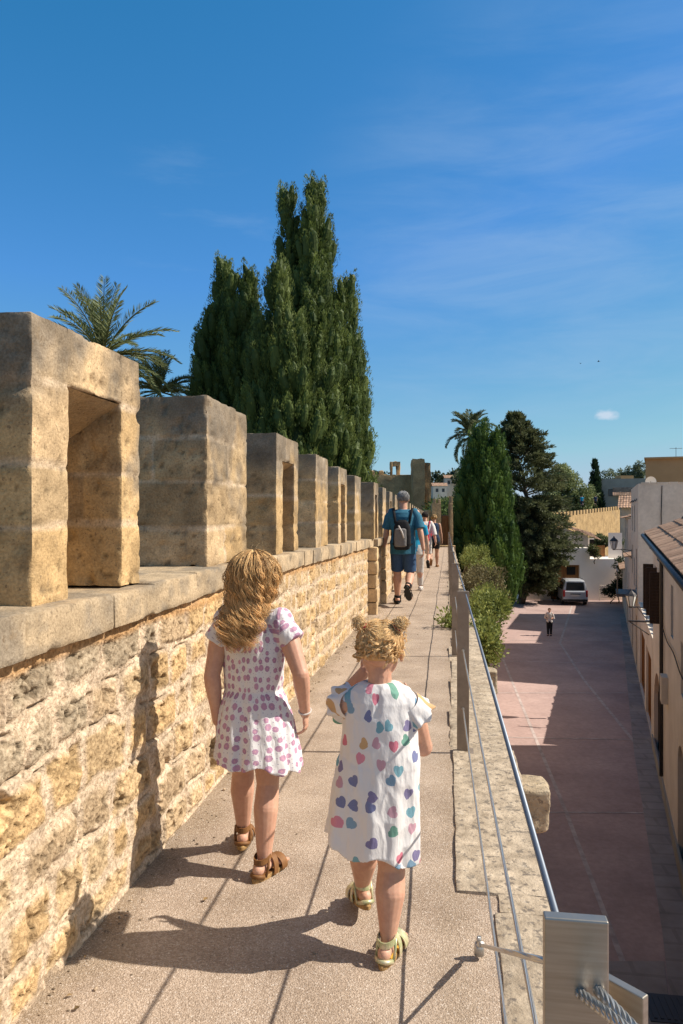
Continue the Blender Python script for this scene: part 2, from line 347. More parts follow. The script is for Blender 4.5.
def heart_cloth():
    mt,N,b,tr,uv=cloth_base('white_cloth_coloured_hearts')
    def layer(scale,off,size,keep):
        mp=N.n('ShaderNodeMapping'); mp.inputs['Location'].default_value=(off,off*1.3,0); N.l(uv.outputs[0],mp.inputs[0])
        v=N.n('ShaderNodeTexVoronoi',voronoi_dimensions='2D',i_Scale=scale,i_Randomness=.78); N.l(mp.outputs[0],v.inputs['Vector'])
        sb=N.n('ShaderNodeVectorMath',operation='SUBTRACT'); N.l(mp.outputs[0],sb.inputs[0]); N.l(v.outputs['Position'],sb.inputs[1])
        sp=N.n('ShaderNodeSeparateColor'); N.l(v.outputs['Color'],sp.inputs[0])
        ro=N.n('ShaderNodeVectorRotate',rotation_type='Z_AXIS'); N.l(sb.outputs[0],ro.inputs['Vector']); N.l(mth(N,'MULTIPLY',mth(N,'SUBTRACT',sp.outputs[2],.5),3.0),ro.inputs['Angle'])
        nz=N.n('ShaderNodeTexNoise',i_Scale=90,i_Detail=2); N.l(mp.outputs[0],nz.inputs['Vector'])
        sc=N.n('ShaderNodeVectorMath',operation='SCALE'); N.l(ro.outputs[0],sc.inputs[0]); sc.inputs['Scale'].default_value=1/size
        xy=N.n('ShaderNodeSeparateXYZ'); N.l(sc.outputs[0],xy.inputs[0])
        x=mth(N,'ADD',xy.outputs[0],mth(N,'MULTIPLY',mth(N,'SUBTRACT',nz.outputs[0],.5),.35)); y=mth(N,'ADD',xy.outputs[1],mth(N,'MULTIPLY',mth(N,'SUBTRACT',nz.outputs[0],.5),-.3))
        x2=mth(N,'MULTIPLY',x,x); y2=mth(N,'MULTIPLY',y,y)
        a=mth(N,'SUBTRACT',mth(N,'ADD',x2,y2),1.0); a3=mth(N,'MULTIPLY',mth(N,'MULTIPLY',a,a),a)
        h=mth(N,'SUBTRACT',a3,mth(N,'MULTIPLY',x2,mth(N,'MULTIPLY',y2,y)))
        m=mth(N,'LESS_THAN',h,0.0)
        m=mth(N,'MULTIPLY',m,mth(N,'LESS_THAN',sp.outputs[0],keep))
        rp=N.n('ShaderNodeValToRGB'); rp.color_ramp.interpolation='CONSTANT'
        pal=[(.10,.07,.27),(.06,.32,.42),(.62,.07,.16),(.58,.30,.06),(.55,.25,.34),(.04,.30,.20),(.05,.08,.30),(.70,.16,.26),(.10,.28,.45)]
        e=rp.color_ramp.elements
        while len(e)<len(pal): e.new(.5)
        for i,p in enumerate(pal): e[i].position=i/len(pal); e[i].color=rgba(p)
        N.l(sp.outputs[1],rp.inputs[0])
        st=N.n('ShaderNodeTexNoise',i_Scale=500,i_Detail=1); N.l(mp.outputs[0],st.inputs['Vector'])
        cc=mixc(N,mth(N,'MULTIPLY',st.outputs[0],.25),rp.outputs[0],(.8,.78,.76))
        return m,cc
    m1,c1=layer(14.6,.23,.0160,.97)
    c=mixc(N,mth(N,'MULTIPLY',m1,.90),(.80,.77,.755),c1)
    N.l(c,b.inputs['Base Color']); N.l(c,tr.inputs['Color']); return mt
M['dots']=dot_cloth(); M['hearts']=heart_cloth()
def print_uv(me, fn):
    V=verts_of(me); uvv=fn(V)
    lv=np.empty(len(me.loops),np.int32); me.loops.foreach_get('vertex_index',lv)
    ul=me.uv_layers.new(name='print'); ul.data.foreach_set('uv',uvv[lv].astype(np.float32).ravel())
def fabric(name,c,rough=.85):
    return pbr(name,c,rough=rough,spec=.12,var=[('noise',30,.3,.7,(.85,.85,.85),(1.1,1.1,1.1),'mul',4)],bump=[('noise',14,.5,.02,4)])
M['teal']=fabric('teal_tshirt_cloth',(.04,.14,.21)); M['navy']=fabric('navy_cloth',(.022,.038,.075)); M['cyan']=fabric('cyan_cloth',(.02,.26,.42))
M['denim']=fabric('dark_blue_cloth',(.045,.085,.16)); M['greycloth']=fabric('grey_pack_cloth',(.17,.16,.155)); M['blackcloth']=fabric('black_cloth',(.018,.018,.02)); M['redcloth']=fabric('red_pack_cloth',(.45,.03,.06))
M['offwhite']=fabric('off_white_cloth',(.55,.50,.46)); M['stripe']=pbr('striped_cloth',(.62,.58,.55),rough=.85,var=[('wave',14,.45,.55,(0,1),(.16,.13,.16),'mix',2,(0,0,1))])
M['rubber']=pbr('black_rubber',(.02,.02,.02),rough=.7)

# ---------------------------------------------------------------- rounded stone block
def rblock(mb, lo, hi, res, rad, amp, seed, col, m=0, colfn=None, off=(0,0,0), dispfn=None, chip=0.0):
    lo=np.array(lo,float); hi=np.array(hi,float); L=hi-lo; off=np.array(off,float)
    nseg=np.maximum(2,np.minimum(60,np.round(L/res).astype(int)))
    def lin(a):
        t=np.linspace(0,1,nseg[a]+1); return lo[a]+t*L[a]
    for ax in range(3):
        o=[q for q in range(3) if q!=ax]
        for side in (0,1):
            A,B=np.meshgrid(lin(o[0]),lin(o[1]),indexing='ij')
            P=np.zeros(A.shape+(3,)); P[...,o[0]]=A; P[...,o[1]]=B; P[...,ax]=(hi if side else lo)[ax]
            r=rad*(.45+1.3*vn(P+off,9,seed))+chip*sstep(.60,.80,fbm(P+off,11,seed+8,3)); r=np.minimum(r,L.min()*.45)[...,None]
            q=np.clip(P,lo+r,hi-r); d=P-q; ln=np.linalg.norm(d,axis=-1,keepdims=True)+1e-9; n=d/ln
            P2=q+n*r+n*((fbm(P+off,7,seed+3,5)-.5)*2*amp)[...,None]
            if dispfn is not None: P2=P2-n*dispfn(P,n)[...,None]
            c=np.tile(np.array(col,float),A.shape+(1,))
            if colfn is not None: c=colfn(P2,c,n) if dispfn is not None else colfn(P2,c)
            flip=(side==0)^(ax==1)
            mb.grid(P2,m,c,flip=flip)
    return mb

# ================================================================ SETTING: ground, street, path
def sheet(name, corners, mat, kind='structure', z=None):
    mb=MB(); mb.add(np.array(corners,float),[tuple(range(len(corners)))]); o=mb.build(name,mat); tag(o,kind=kind); return o
# terrain: one sheet to the horizon, with low hills far away
xs=np.concatenate([np.linspace(-3000,-300,24),np.linspace(-280,280,57),np.linspace(300,3000,24)])
ys=np.concatenate([np.linspace(-600,-60,10),np.linspace(-40,600,65),np.linspace(640,4000,30)])
X,Y=np.meshgrid(xs,ys,indexing='ij')
P2=np.stack([X,Y],-1)
dist=np.sqrt(X**2+Y**2)
rise=sstep(160,420,Y)*(20+14*(fbm(P2,.006,5)-.5))*sstep(900,300,np.abs(X+20))*(.35+.65*sstep(140,-20,X))
Zt=-5.5+rise+sstep(900,2500,dist)*10*fbm(P2,.0015,9)
mb=MB(); mb.grid(np.stack([X,Y,Zt],-1),0,(1,1,1),flip=False)
# near the rampart foot the garden side is a little higher
o=mb.build('ground',M['hill'],smooth=True); tag(o,kind='structure')
sheet('garden_ground',[(-40,-12,GROUND_OUT),(-1.75,-12,GROUND_OUT),(-1.75,70,GROUND_OUT),(-40,70,GROUND_OUT)],M['dryground'])

street=MB()
street.add([(.3,-14,STREET),(32,-14,STREET),(32,62,STREET),(-6,62,STREET),(-6,46.2,STREET),(.3,46.2,STREET)],[(0,1,2,3,4,5)],0)
def stripe(pts, w, lift=.004, m=1):
    P=[on_z(px,py,STREET) for px,py in pts]
    for a,b in zip(P[:-1],P[1:]):
        d=(b-a)[:2]; d/=np.linalg.norm(d); n=np.array([-d[1],d[0],0])*w/2
        e=np.array([0,0,lift]); street.add([a-n+e,b-n+e,b+n+e,a+n+e],[(0,1,2,3)],m)
stripe([(492,632),(516,691),(566,812),(621,957),(640,1010)],.09)
stripe([(572,606),(560,643)],.11,.0045); stripe([(560,643),(584,680),(632,739),(638,747)],.10,.005)
for k,(a,b) in enumerate([((500,661),(636,664)),((480,693),(640,693)),((480,737),(652,740)),((470,812),(650,813)),((510,640),(626,641)),((510,622),(624,624))]):
    stripe([a,b],.07,.0055+.0005*k)
# grey stone border along the houses and the darker paving close below
def poly(pts, lift, m):
    P=[on_z(px,py,STREET)+np.array([0,0,lift]) for px,py in pts]; street.add(P,[tuple(range(len(P)))],m)
poly([(620,614),(627,614),(655,748),(688,905),(760,1250),(700,1250),(662,930),(634,752)],.010,2)
poly([(596,962),(664,962),(700,1240),(600,1240)],.014,2)
so=street.build('street',[M['street'],M['streetjoint'],M['streetgrey']]); tag(so,kind='structure')
# iron drain cover
p=on_z(668,1010,STREET); dr=MB()
dr.span((p[0]-.3,p[1]-.3,STREET+.016),(p[0]+.3,p[1]+.3,STREET+.026),0)
for k in range(6): dr.span((p[0]-.24+k*.085,p[1]-.24,STREET+.0265),(p[0]-.20+k*.085,p[1]+.24,STREET+.034),0)
tag(dr.build('drain_cover',M['darkmetal']),'dark iron drain cover in the grey paving at the foot of the rampart','drain cover')

# the wall-walk: pinkish aggregate path
us=np.concatenate([np.arange(-1.9,9,.03),np.arange(9,45.01,.3)]); vs=np.linspace(-1.20,.345,64)
U,V=np.meshgrid(us,vs,indexing='ij')
fz=np.vectorize(floor_z)(us)[:,None]+0*V
Z=fz+(fbm(np.stack([U,V],-1),3,3)-.5)*.012
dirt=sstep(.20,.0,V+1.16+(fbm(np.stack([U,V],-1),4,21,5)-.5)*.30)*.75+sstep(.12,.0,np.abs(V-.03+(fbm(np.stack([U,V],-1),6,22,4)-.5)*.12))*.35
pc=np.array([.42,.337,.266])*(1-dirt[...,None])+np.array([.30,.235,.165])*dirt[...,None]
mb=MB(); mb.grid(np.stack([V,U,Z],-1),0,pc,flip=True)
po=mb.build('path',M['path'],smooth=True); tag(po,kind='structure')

# ---------------------------------------------------------------- rampart wall below the walk (right side) with edge stones
ramp=thing('rampart_wall','sandstone rampart wall carrying the raised walk above the street','wall')
mb=MB()
us=np.arange(-2,45.1,.25); zs=np.linspace(STREET-.1,-.06,24)
U,Zg=np.meshgrid(us,zs,indexing='ij')
Xf=.36+(fbm(np.stack([U,Zg],-1),1.2,11)-.5)*.10+(-.0-Zg)*.03
Zg2=np.minimum(Zg,Zg)+np.vectorize(floor_z)(us)[:,None]*((Zg-STREET)/(-STREET))
mb.grid(np.stack([Xf,U,Zg2],-1),flip=False)
mb.add([(-1.7,45,STREET-.1),(.36,45,STREET-.1),(.36,45,-.8),(-1.7,45,-.8)],[(0,3,2,1)])
mb.build('masonry',M['wallstone'],ramp,smooth=True)
# edge stones (long pale slabs, one mesh: a pattern of one strip)
mb=MB(); y=-1.9; k=0
while y<45:
    ln=rng.uniform(.55,1.15); y1=min(y+ln,45)
    x0=.03+rng.uniform(-.02,.02)
    if y1<2.75: x0=.175+rng.uniform(-.015,.02)
    elif y<2.75: y1=2.75; x0=.18
    tone=np.array([.48,.40,.305])*rng.uniform(.92,1.06)
    fzz=floor_z((y+y1)/2)
    rblock(mb,(x0,y-.001,fzz-.14),(.372+rng.uniform(-.012,.018),y1+.001,fzz+.010+rng.uniform(0,.004)), .016 if y<6 else .07, .007,.008 if y<8 else .006,k,tone,chip=.016)
    y=y1; k+=1
mb.build('edge_strip',M['edge'],ramp,smooth=True)
# stone stubs sticking out of the wall face just below the edge
for (px,py,d,sx) in ((534,800,4.15,.20),(489,679,7.6,.20),(482,640,9.6,.18)):
    c=at(px,py,d); mb=MB()
    rblock(mb,(.30,c[1]-.13,c[2]-.13),(c[0]+.075,c[1]+.12,c[2]+.10),.014,.022,.028,int(px),(.42,.34,.24))
    mb.build('projecting_stone',M['edge'],ramp,smooth=True)

# ================================================================ PARAPET WALL
par=thing('parapet_wall','crenellated golden sandstone parapet along the left of the walk','wall',group=None)
WX=-1.16; LEDB=1.0; LEDT=1.12
PAL=np.array([[.62,.43,.22],[.60,.44,.26],[.50,.385,.26],[.62,.425,.215],[.66,.51,.33],[.58,.40,.21],[.48,.37,.26]])
MORT=np.array([.67,.54,.405])
courses=[0,.14,.31,.47,.66,.82,1.0]
def rubble(U,V,seed=1):
    """height and colour of the coursed rubble face at (along, up)"""
    P=np.stack([U,V],-1)
    Vw=V+(fbm(P,1.3,seed)-.5)*.07+(fbm(P,5.5,seed+3,2)-.5)*.050+(fbm(P,13,seed+5,3)-.5)*.026
    Uw=U+(fbm(P,5,seed+9,3)-.5)*.10+(fbm(P,17,seed+12,2)-.5)*.02
    H=np.full(U.shape,-.010); C=np.tile(MORT,U.shape+(1,))
    C=C*(.85+.3*fbm(P,6,seed+40))[...,None]
    best=np.full(U.shape,-1.0)
    r=np.random.default_rng(seed)
    for k in range(len(courses)-1):
        v0,v1=courses[k],courses[k+1]
        dv=np.minimum(Vw-v0,v1-Vw)
        x=-3.0; edges=[x]
        while x<46:
            x+=r.uniform(.13,.34); edges.append(x)
        edges=np.array(edges); idx=np.clip(np.searchsorted(edges,Uw)-1,0,len(edges)-2)
        du=np.minimum(Uw-edges[idx],edges[idx+1]-Uw)
        d=np.minimum(du,dv)
        n=len(edges); hb=r.uniform(-.012,.014,n); ci=r.integers(0,len(PAL),n); br=r.uniform(.85,1.12,n); jw=r.uniform(.013,.030,n); rough=r.uniform(.4,1.6,n)
        col=(PAL[ci]*.62+np.array([.62,.46,.275])*.38)*br[:,None]
        if k>=4:   # the upper courses nearest the camera are greyer blocks
            near=edges<(2.75 if k==len(courses)-2 else 2.15); col[near]=np.array([.47,.385,.28])*br[near][:,None]
        inside=sstep(0,1,(d-jw[idx]*.5)/ (jw[idx]*1.3))
        rg=(fbm(P*np.array([1,1.4]),13,seed+60+k,6)-.5)
        pit=sstep(.60,.74,fbm(P,17,seed+80+k,4))
        pit2=sstep(.66,.76,fbm(P,42,seed+130+k,3))
        h=-.011+(fbm(P,26,seed+77,3)-.5)*.010+inside*(.008+hb[idx]*.48+rg*.017*rough[idx]-pit*.013*rough[idx]-pit2*.011)
        crev=sstep(.55,.72,fbm(P,6,seed+150+k,4))*sstep(.010,.0,np.abs(d-jw[idx]*.55))
        h=h-.018*crev
        sel=dv>=0
        H=np.where(sel,h,H); cc=C*(1-inside[...,None])+col[idx]*inside[...,None]
        cc=cc*(1-.30*(pit*inside)[...,None])*(1-.45*(pit2*inside)[...,None])
        cc=cc*(1-.35*crev)[...,None]  # joint shadow painted into the crevice colour
        C=np.where(sel[...,None],cc,C)
    hole=sstep(.66,.76,fbm(P,5,seed+90,5))*sstep(.5,.62,vn(P,23,seed+91))
    H=H-.03*hole
    # ochre mortar band under the coping
    band=sstep(.935,.965,V+(fbm(P,4,seed+7)-.5)*.05)
    H=H*(1-.6*band); C=C*(1-band[...,None]*.8)+np.array([.56,.33,.15])*band[...,None]*.8
    return H,C
def wallx(y): return WX+(.06 if y>11.0 else 0)
mb=MB()
for (y0,y1,ru,rv) in ((.2,1.2,.012,.012),(1.2,4.6,.0062,.0062),(4.6,8.0,.011,.0105),(8.0,11.0,.02,.016),(11.0,45,.05,.03)):
    us=np.arange(y0,y1+ru*.5,ru); us[-1]=y1; vs=np.arange(-.04,1.0001,rv)
    U,V=np.meshgrid(us,vs,indexing='ij'); H,C=rubble(U,V)
    # two drain holes at the foot
    for hy,hz in ((3.62,.17),(9.2,.15)):
        q=np.maximum(np.abs(U-hy)/.055,np.abs(V-hz)/.075); H=H-.16*sstep(1.15,.85,q); C=C*(1-.5*sstep(1.2,.9,q))[...,None]
    fl=np.vectorize(floor_z)(us)[:,None]
    base=np.vectorize(wallx)(us)[:,None]
    mb.grid(np.stack([base+H,U,V+fl],-1),0,C,flip=True)
mb.span((-1.72,.2,-5.2),(-1.30,45,.98-.75),0,(.42,.32,.2))
# outer half: follows the slope
us=np.arange(.2,45.1,.8); G=np.stack([np.stack([np.full_like(us,x),us,np.vectorize(floor_z)(us)+z],-1) for x,z in ((-1.72,.1),(-1.72,1.0),(-1.30,1.0))],1); mb.grid(G,0,(.42,.32,.2),flip=True)
mb.add([(-1.72,.2,-.2),(-1.15,.2,-.2),(-1.15,.2,1.0),(-1.72,.2,1.0)],[(0,1,2,3)],0,(.42,.33,.22))
mb.build('rubble_facing',M['rubble'],par,smooth=True)
# buttress strips where the wall steps forward
for yb in (11.0,12.55):
    mb=MB(); z=floor_z(yb)-.02
    for k in range(5):
        rblock(mb,(-1.25,yb-.09,z+k*.205+.002),(-1.03+rng.uniform(-.008,.01),yb+.09,z+(k+1)*.205-.002),.03,.02,.008,k+int(yb),PAL[1]*rng.uniform(.85,1.1))
    mb.build('pilaster_strip',M['ashlar'],par,smooth=True)
GREY=np.array([.19,.165,.135])
def ledgecol(P,c):
    g=np.clip(sstep(.40,.68,fbm(P,4,33,6))*.75+sstep(.55,.68,fbm(P,14,37,5))*.45,0,.9)
    return c*(1-g[...,None])+GREY*g[...,None]*1.15
mb=MB(); y=.2; k=0
while y<45:
    ln=rng.uniform(.34,.62); y1=min(y+ln,45)
    if y<1.86<y1: y1=1.86
    fl=floor_z((y+y1)/2); px_=.008 if y<1.86 else 0
    res=.013 if y<5 else (.03 if y<9 else .08)
    rblock(mb,(-1.74,y+.001,fl+LEDB),(WX+.028+px_+rng.uniform(-.008,.006)+(.07 if y>11 else 0),y1-.001,fl+LEDT+rng.uniform(-.004,.004)+px_),res,.009,.007,k,np.array([.54,.42,.28])*rng.uniform(.85,1.1),colfn=ledgecol,chip=.02)
    y=y1; k+=1
mb.build('coping',M['ashlar'],par,smooth=True)

def merlon(y0,y1,slit,res,seed,x1):
    """ashlar merlon: flush courses with smeared lime joints and chipped arrises"""
    mb=MB(); x0=x1-.48; zt=.87; n=4; fl=floor_z((y0+y1)/2)+LEDT
    r=np.random.default_rng(seed); off=np.array((seed*3.1,0,0)); L=y1-y0
    cz=np.array([0,.215,.43,.645,.87])+np.concatenate([[0],r.uniform(-.025,.025,3),[0]])
    if slit: cz[3]=.678
    sy=y0+L*r.uniform(.30,.70,n); sx=x0+.48*r.uniform(.3,.7,n)
    hasy=r.random(n)<.55; hasx=r.random(n)<.4
    tone=np.array([(PAL[r.integers(0,len(PAL))]*.45+np.array([.54,.385,.205])*.55)*r.uniform(.72,1.14) for _ in range(n*2)])
    def joints(P,nn):
        z=P[...,2]-fl+(vn(P+off,5,seed)-.5)*.014; k=np.clip(np.searchsorted(cz,z)-1,0,n-1)
        dz=np.min(np.abs(z[...,None]-cz[1:-1]),axis=-1)
        wy=(vn(P+off,7,seed+1)-.5)*.016
        dy=np.where(hasy[k]&(np.abs(nn[...,0])>.7),np.abs(P[...,1]+wy-sy[k]),9); dx=np.where(hasx[k]&(np.abs(nn[...,1])>.7),np.abs(P[...,0]+wy-sx[k]),9)
        d=np.minimum(dz,np.minimum(dx,dy))
        if slit: d=np.where(np.abs(nn[...,1])>.7,dz,d)
        side=np.where(np.abs(nn[...,0])>.7,(P[...,1]>sy[k])&hasy[k],(P[...,0]>sx[k])&hasx[k]).astype(int)
        return d,k*2+side
    def dfn(P,nn):
        d,_=joints(P,nn)
        return .007*sstep(.66,.74,fbm(P+off,30,seed+13,3))+.008*sstep(.010,.002,d)*(.3+1.0*vn(P+off,9,seed+4))+.016*sstep(.62,.80,fbm(P+off,13,seed+6,4))*sstep(.0,.05,np.abs(d)+.02)
    def cf(P,c,nn=None):
        d,id_=joints(P,nn) if nn is not None else (np.full(P.shape[:-1],9.),np.zeros(P.shape[:-1],int))
        c=tone[id_]*(.86+.3*fbm(P+off,6,seed+11,4))[...,None] if nn is not None else c
        c=c*np.clip(.62+.76*fbm(P+off,15,seed+12,5),.5,1.2)[...,None]
        pt=sstep(.66,.74,fbm(P+off,30,seed+13,3)); c=c*(1-.5*pt)[...,None]
        zz=P[...,2]-fl
        s=fbm(P+off,3.2,seed+5,6); s2=fbm(P+off,9,seed+15,4)
        st=fbm((P+off)*np.array([1,1,.22]),7,seed+25,4)         # run-off streaks under the top
        g=np.clip(sstep(.50,.92,zz/zt+(s-.5)*.95+(st-.5)*.7)*.85+sstep(.60,.74,s)*.40+sstep(.62,.7,s2)*.15,0,.92)
        c=c*(1-g[...,None])+GREY*(.7+.75*vn(P+off,10,seed))[...,None]*g[...,None]
        w=.008+.020*vn(P+off,5,seed+2)**1.5
        mo=sstep(1.0,.4,d/w)*np.where(g<.5,.6,.22)*sstep(.25,.45,vn(P+off,4,seed+30))
        return c*(1-mo[...,None])+np.array([.66,.54,.41])*mo[...,None]
    def blk(a,b): rblock(mb,a,b,res,.007,.009,seed+r.integers(0,99),(.5,.36,.2),colfn=cf,dispfn=dfn,chip=.008 if slit else .026)
    if not slit: blk((x0,y0,fl),(x1,y1,fl+zt))
    else:
        ya,yb=y0+L*.275,y0+L*.785; zl=fl+cz[3]; ym=(y0+y1)/2
        blk((x0,y0,fl),(x1,ya,fl+zt)); blk((x0,yb,fl),(x1,y1,fl+zt))
        blk((x0,ya,fl),(x0+.118,ym-.05,zl)); blk((x0,ym+.05,fl),(x0+.118,yb,zl))
        rblock(mb,(x0,ya-.004,zl),(x1-.001,yb+.004,fl+zt-.001),res,.005,.006,seed+5,(.5,.36,.2),colfn=cf,dispfn=dfn,chip=.006)
        # splayed soffit of the embrasure, falling outwards
        yy=np.linspace(ya-.02,yb+.02,24); xx=np.linspace(x1-.012,x0+.11,24)
        G=np.stack([np.stack([np.full_like(yy,x),yy,np.full_like(yy,zl+.004-.62*max(0,(x1-.012-x)))],-1) for x in xx],0)
        G[...,2]+=(fbm(G,9,seed)-.5)*.010
        mb.grid(G,0,np.tile(np.array([.50,.36,.20]),G.shape[:2]+(1,))*(.8+.4*fbm(G,8,seed))[...,None],flip=False)
    return mb
y0s=[2.01,3.60,5.13,6.72,8.16,9.63,11.16]; y1s=[2.776,4.35,5.91,7.41,8.85,10.30,11.85]
while y0s[-1]<43: y0s.append(y0s[-1]+1.53); y1s.append(y0s[-1]+.70)
y0s=[.46]+y0s; y1s=[1.20]+y1s
for i,(a,b) in enumerate(zip(y0s,y1s)):
    slit=(i%2==1)
    x1=-1.20 if a<11 else -1.10
    res=.0105 if a<5 else (.02 if a<9 else (.04 if a<16 else .12))
    mo=merlon(a,b,slit,res,100+i,x1).build('merlon',M['ashlar'],par,smooth=True)
    if i in (1,3,5): mo['label']='merlon pierced by a tall loophole'

# grit and dry leaves gathered along the foot of the parapet
mb=MB(); r=np.random.default_rng(77)
for k in range(700):
    y=r.uniform(.8,14); x=-1.145+abs(r.normal())*.07 if k%5 else r.uniform(-1.1,.3); rr_=r.uniform(.0015,.0045)*(1 if k%17 else 2.2); t=r.uniform(.5,1.2)
    mb.ell((x,y,floor_z(y)+rr_*.6),(rr_*r.uniform(.8,1.5),rr_*r.uniform(.8,1.5),rr_*.8),0,np.array([.46,.36,.26])*t,6)
for k in range(70):
    y=r.uniform(.8,12); x=-1.14+abs(r.normal())*.09; a=r.uniform(0,6.28); L_=r.uniform(.012,.028); z=floor_z(y)+.008
    d=np.array([math.cos(a),math.sin(a),0]); w=np.array([-d[1],d[0],0])*L_*.3; p=np.array([x,y,z])
    mb.add([p,p+d*L_*.5+w+[0,0,.004],p+d*L_,p+d*L_*.5-w+[0,0,.002]],[(0,1,2,3)],0,np.array([.26,.17,.08])*r.uniform(.6,1.4))
tag(mb.build('grit',M['edge']),'grit and dry leaf bits gathered along the foot of the parapet','grit',None,'stuff')

# ================================================================ RAILING
railing=thing('railing','steel post and cable railing along the open right edge of the walk','railing')
posts=[(.1425,.862),(.090,4.38),(.078,7.58),(.068,11.0)]
yy=14.3
while yy<44: posts.append((.066,yy)); yy+=3.3
hp=[]; c1=[]; c2=[]
for i,(x,y) in enumerate(posts):
    fl=floor_z(y); mb=MB()
    w,t=.070,.016
    V=[];
    mb.span((x-w/2,y-t/2,fl-.02),(x+w/2,y+t/2,fl+.945))
    o=mb.build('post',M['steel'] if i==0 else M['steelpost'],railing)
    bv=o.modifiers.new('b','BEVEL'); bv.width=.002; bv.segments=2
    m2=MB(); m2.span((x-.06,y-.05,fl+.004),(x+.06,y+.05,fl+.014)); m2.build('base_plate',M['steelpost'],o)
    for z in (.26,.60):
        m2=MB(); m2.tube([(x,y-t/2-.006,fl+z),(x,y+t/2+.006,fl+z)],.0085,8); m2.build('cable_bolt',M['cable'],o)
    hp.append((x-.016 if i==0 else x+.016,y,fl+.925)); c1.append((x,y,fl+.60)); c2.append((x,y,fl+.26))
def sag(pts,d=.012,n=8):
    out=[]
    for a,b in zip(pts[:-1],pts[1:]):
        for k in range(n):
            t=k/n; p=np.array(a)*(1-t)+np.array(b)*t; p[2]-=4*d*t*(1-t); out.append(p)
    out.append(np.array(pts[-1])); return out
MB().tube([ (p[0],p[1]+(.010 if i==0 else 0),p[2]) for i,p in enumerate(hp)],.0048,12).build('handrail',M['rail'],railing,smooth=True)
MB().tube(sag(c1),.0042,8).build('cable',M['cable'],railing,smooth=True)
MB().tube(sag(c2),.0042,8).build('cable',M['cable'],railing,smooth=True)
# end of the run: diagonal stay, fin plate and the two wire ropes leaving to the right
px,py=posts[0]
a=np.array([.098,2.36,.012]); b=np.array([px-.02,py+.008,.885])
mb=MB(); mb.tube([a,a+np.array([0,0,.035])],[.016,.014],12); mb.tube([a+np.array([0,0,.035]),a+np.array([0,0,.055])],[.009,.007],10)
mb.tube([a+np.array([0,0,.03]),b],.0048,8)
mb.tube([a+np.array([0,0,.03])*1+(b-a)*.02,a+np.array([0,0,.03])+(b-a)*.10],.0085,10)
mb.build('stay_rod',M['cable'],railing,smooth=True)
f0=at(612,995,.87); mb=MB()
ax=np.array([[.72,-.69,0],[.69,.72,0],[0,0,1]])
mb.box((f0[0],f0[1],f0[2]-.33),(.085,.012,.70),axes=ax)
fo=mb.build('fin_plate',M['steel'],railing); bv=fo.modifiers.new('b','BEVEL'); bv.width=.0015; bv.segments=2
def rope(p0,p1,r):
    p0=np.array(p0); p1=np.array(p1); n=160; L=np.linalg.norm(p1-p0); T=(p1-p0)/L
    u=np.cross(T,(0,0,1.)); u/=np.linalg.norm(u); w=np.cross(T,u); mb=MB()
    for k in range(7):
        t=np.linspace(0,1,n); ph=t*L/.085*2*np.pi+k*2*np.pi/7
        P=p0+np.outer(t*L,T)+r*.60*(np.cos(ph)[:,None]*u+np.sin(ph)[:,None]*w)
        mb.tube(P,r*.40,8)
    mb.tube([p0,p1],r*.6,8); return mb
h1=np.array([*at(568,984,.852)]); h2=np.array([*at(586,978,.852)])
for h,e in ((h1,at(636,1036,.72)),(h2,at(636,1030,.74))):
    d=e-h; rope(h,h+d*7,.0062).build('wire_rope',M['cable'],railing,smooth=True)
for h in (h1,h2):
    mb=MB(); mb.tube([h+np.array([0,.001,0]),h+np.array([0,-.0035,0])],[.0085,.0085],16); mb.build('grommet',M['rubber'],railing)
# ================================================================ BUILDINGS
FD=np.array([.2,1,0])/math.hypot(.2,1); FN=np.array([-1,.2,0])/math.hypot(.2,1); UP=np.array([0,0,1.])
def fpt(y,out=0.0,z=STREET): return np.array([4.2+.2*(y-14),y,0])+FN*out+np.array([0,0,z])
FS=math.hypot(.2,1)
def facade(mb,o,du,dn,L,z0,z1,holes,rev=.18,m=0):
    """wall sheet with real openings and reveals; holes (u0,u1,za,zb)"""
    o=np.array(o,float); du=np.array(du,float); dn=np.array(dn,float)
    us=sorted({0,L,*[h[0] for h in holes],*[h[1] for h in holes]}); zs=sorted({z0,z1,*[h[2] for h in holes],*[h[3] for h in holes]})
    P=lambda u,z,e=0: o+du*u+np.array([0,0,z])-dn*e
    for a,b in zip(us[:-1],us[1:]):
        for c,d in zip(zs[:-1],zs[1:]):
            um,zm=(a+b)/2,(c+d)/2
            if any(h[0]<um<h[1] and h[2]<zm<h[3] for h in holes): continue
            mb.add([P(a,c),P(b,c),P(b,d),P(a,d)],[(0,1,2,3)],m)
    for (a,b,c,d) in holes:
        for q in ([(a,c),(a,d)],[(b,d),(b,c)],[(a,d),(b,d)],[(b,c),(a,c)]):
            (u0_,w0),(u1_,w1)=q; mb.add([P(u0_,w0),P(u1_,w1),P(u1_,w1,rev),P(u0_,w0,rev)],[(0,1,2,3)],m)
    return P
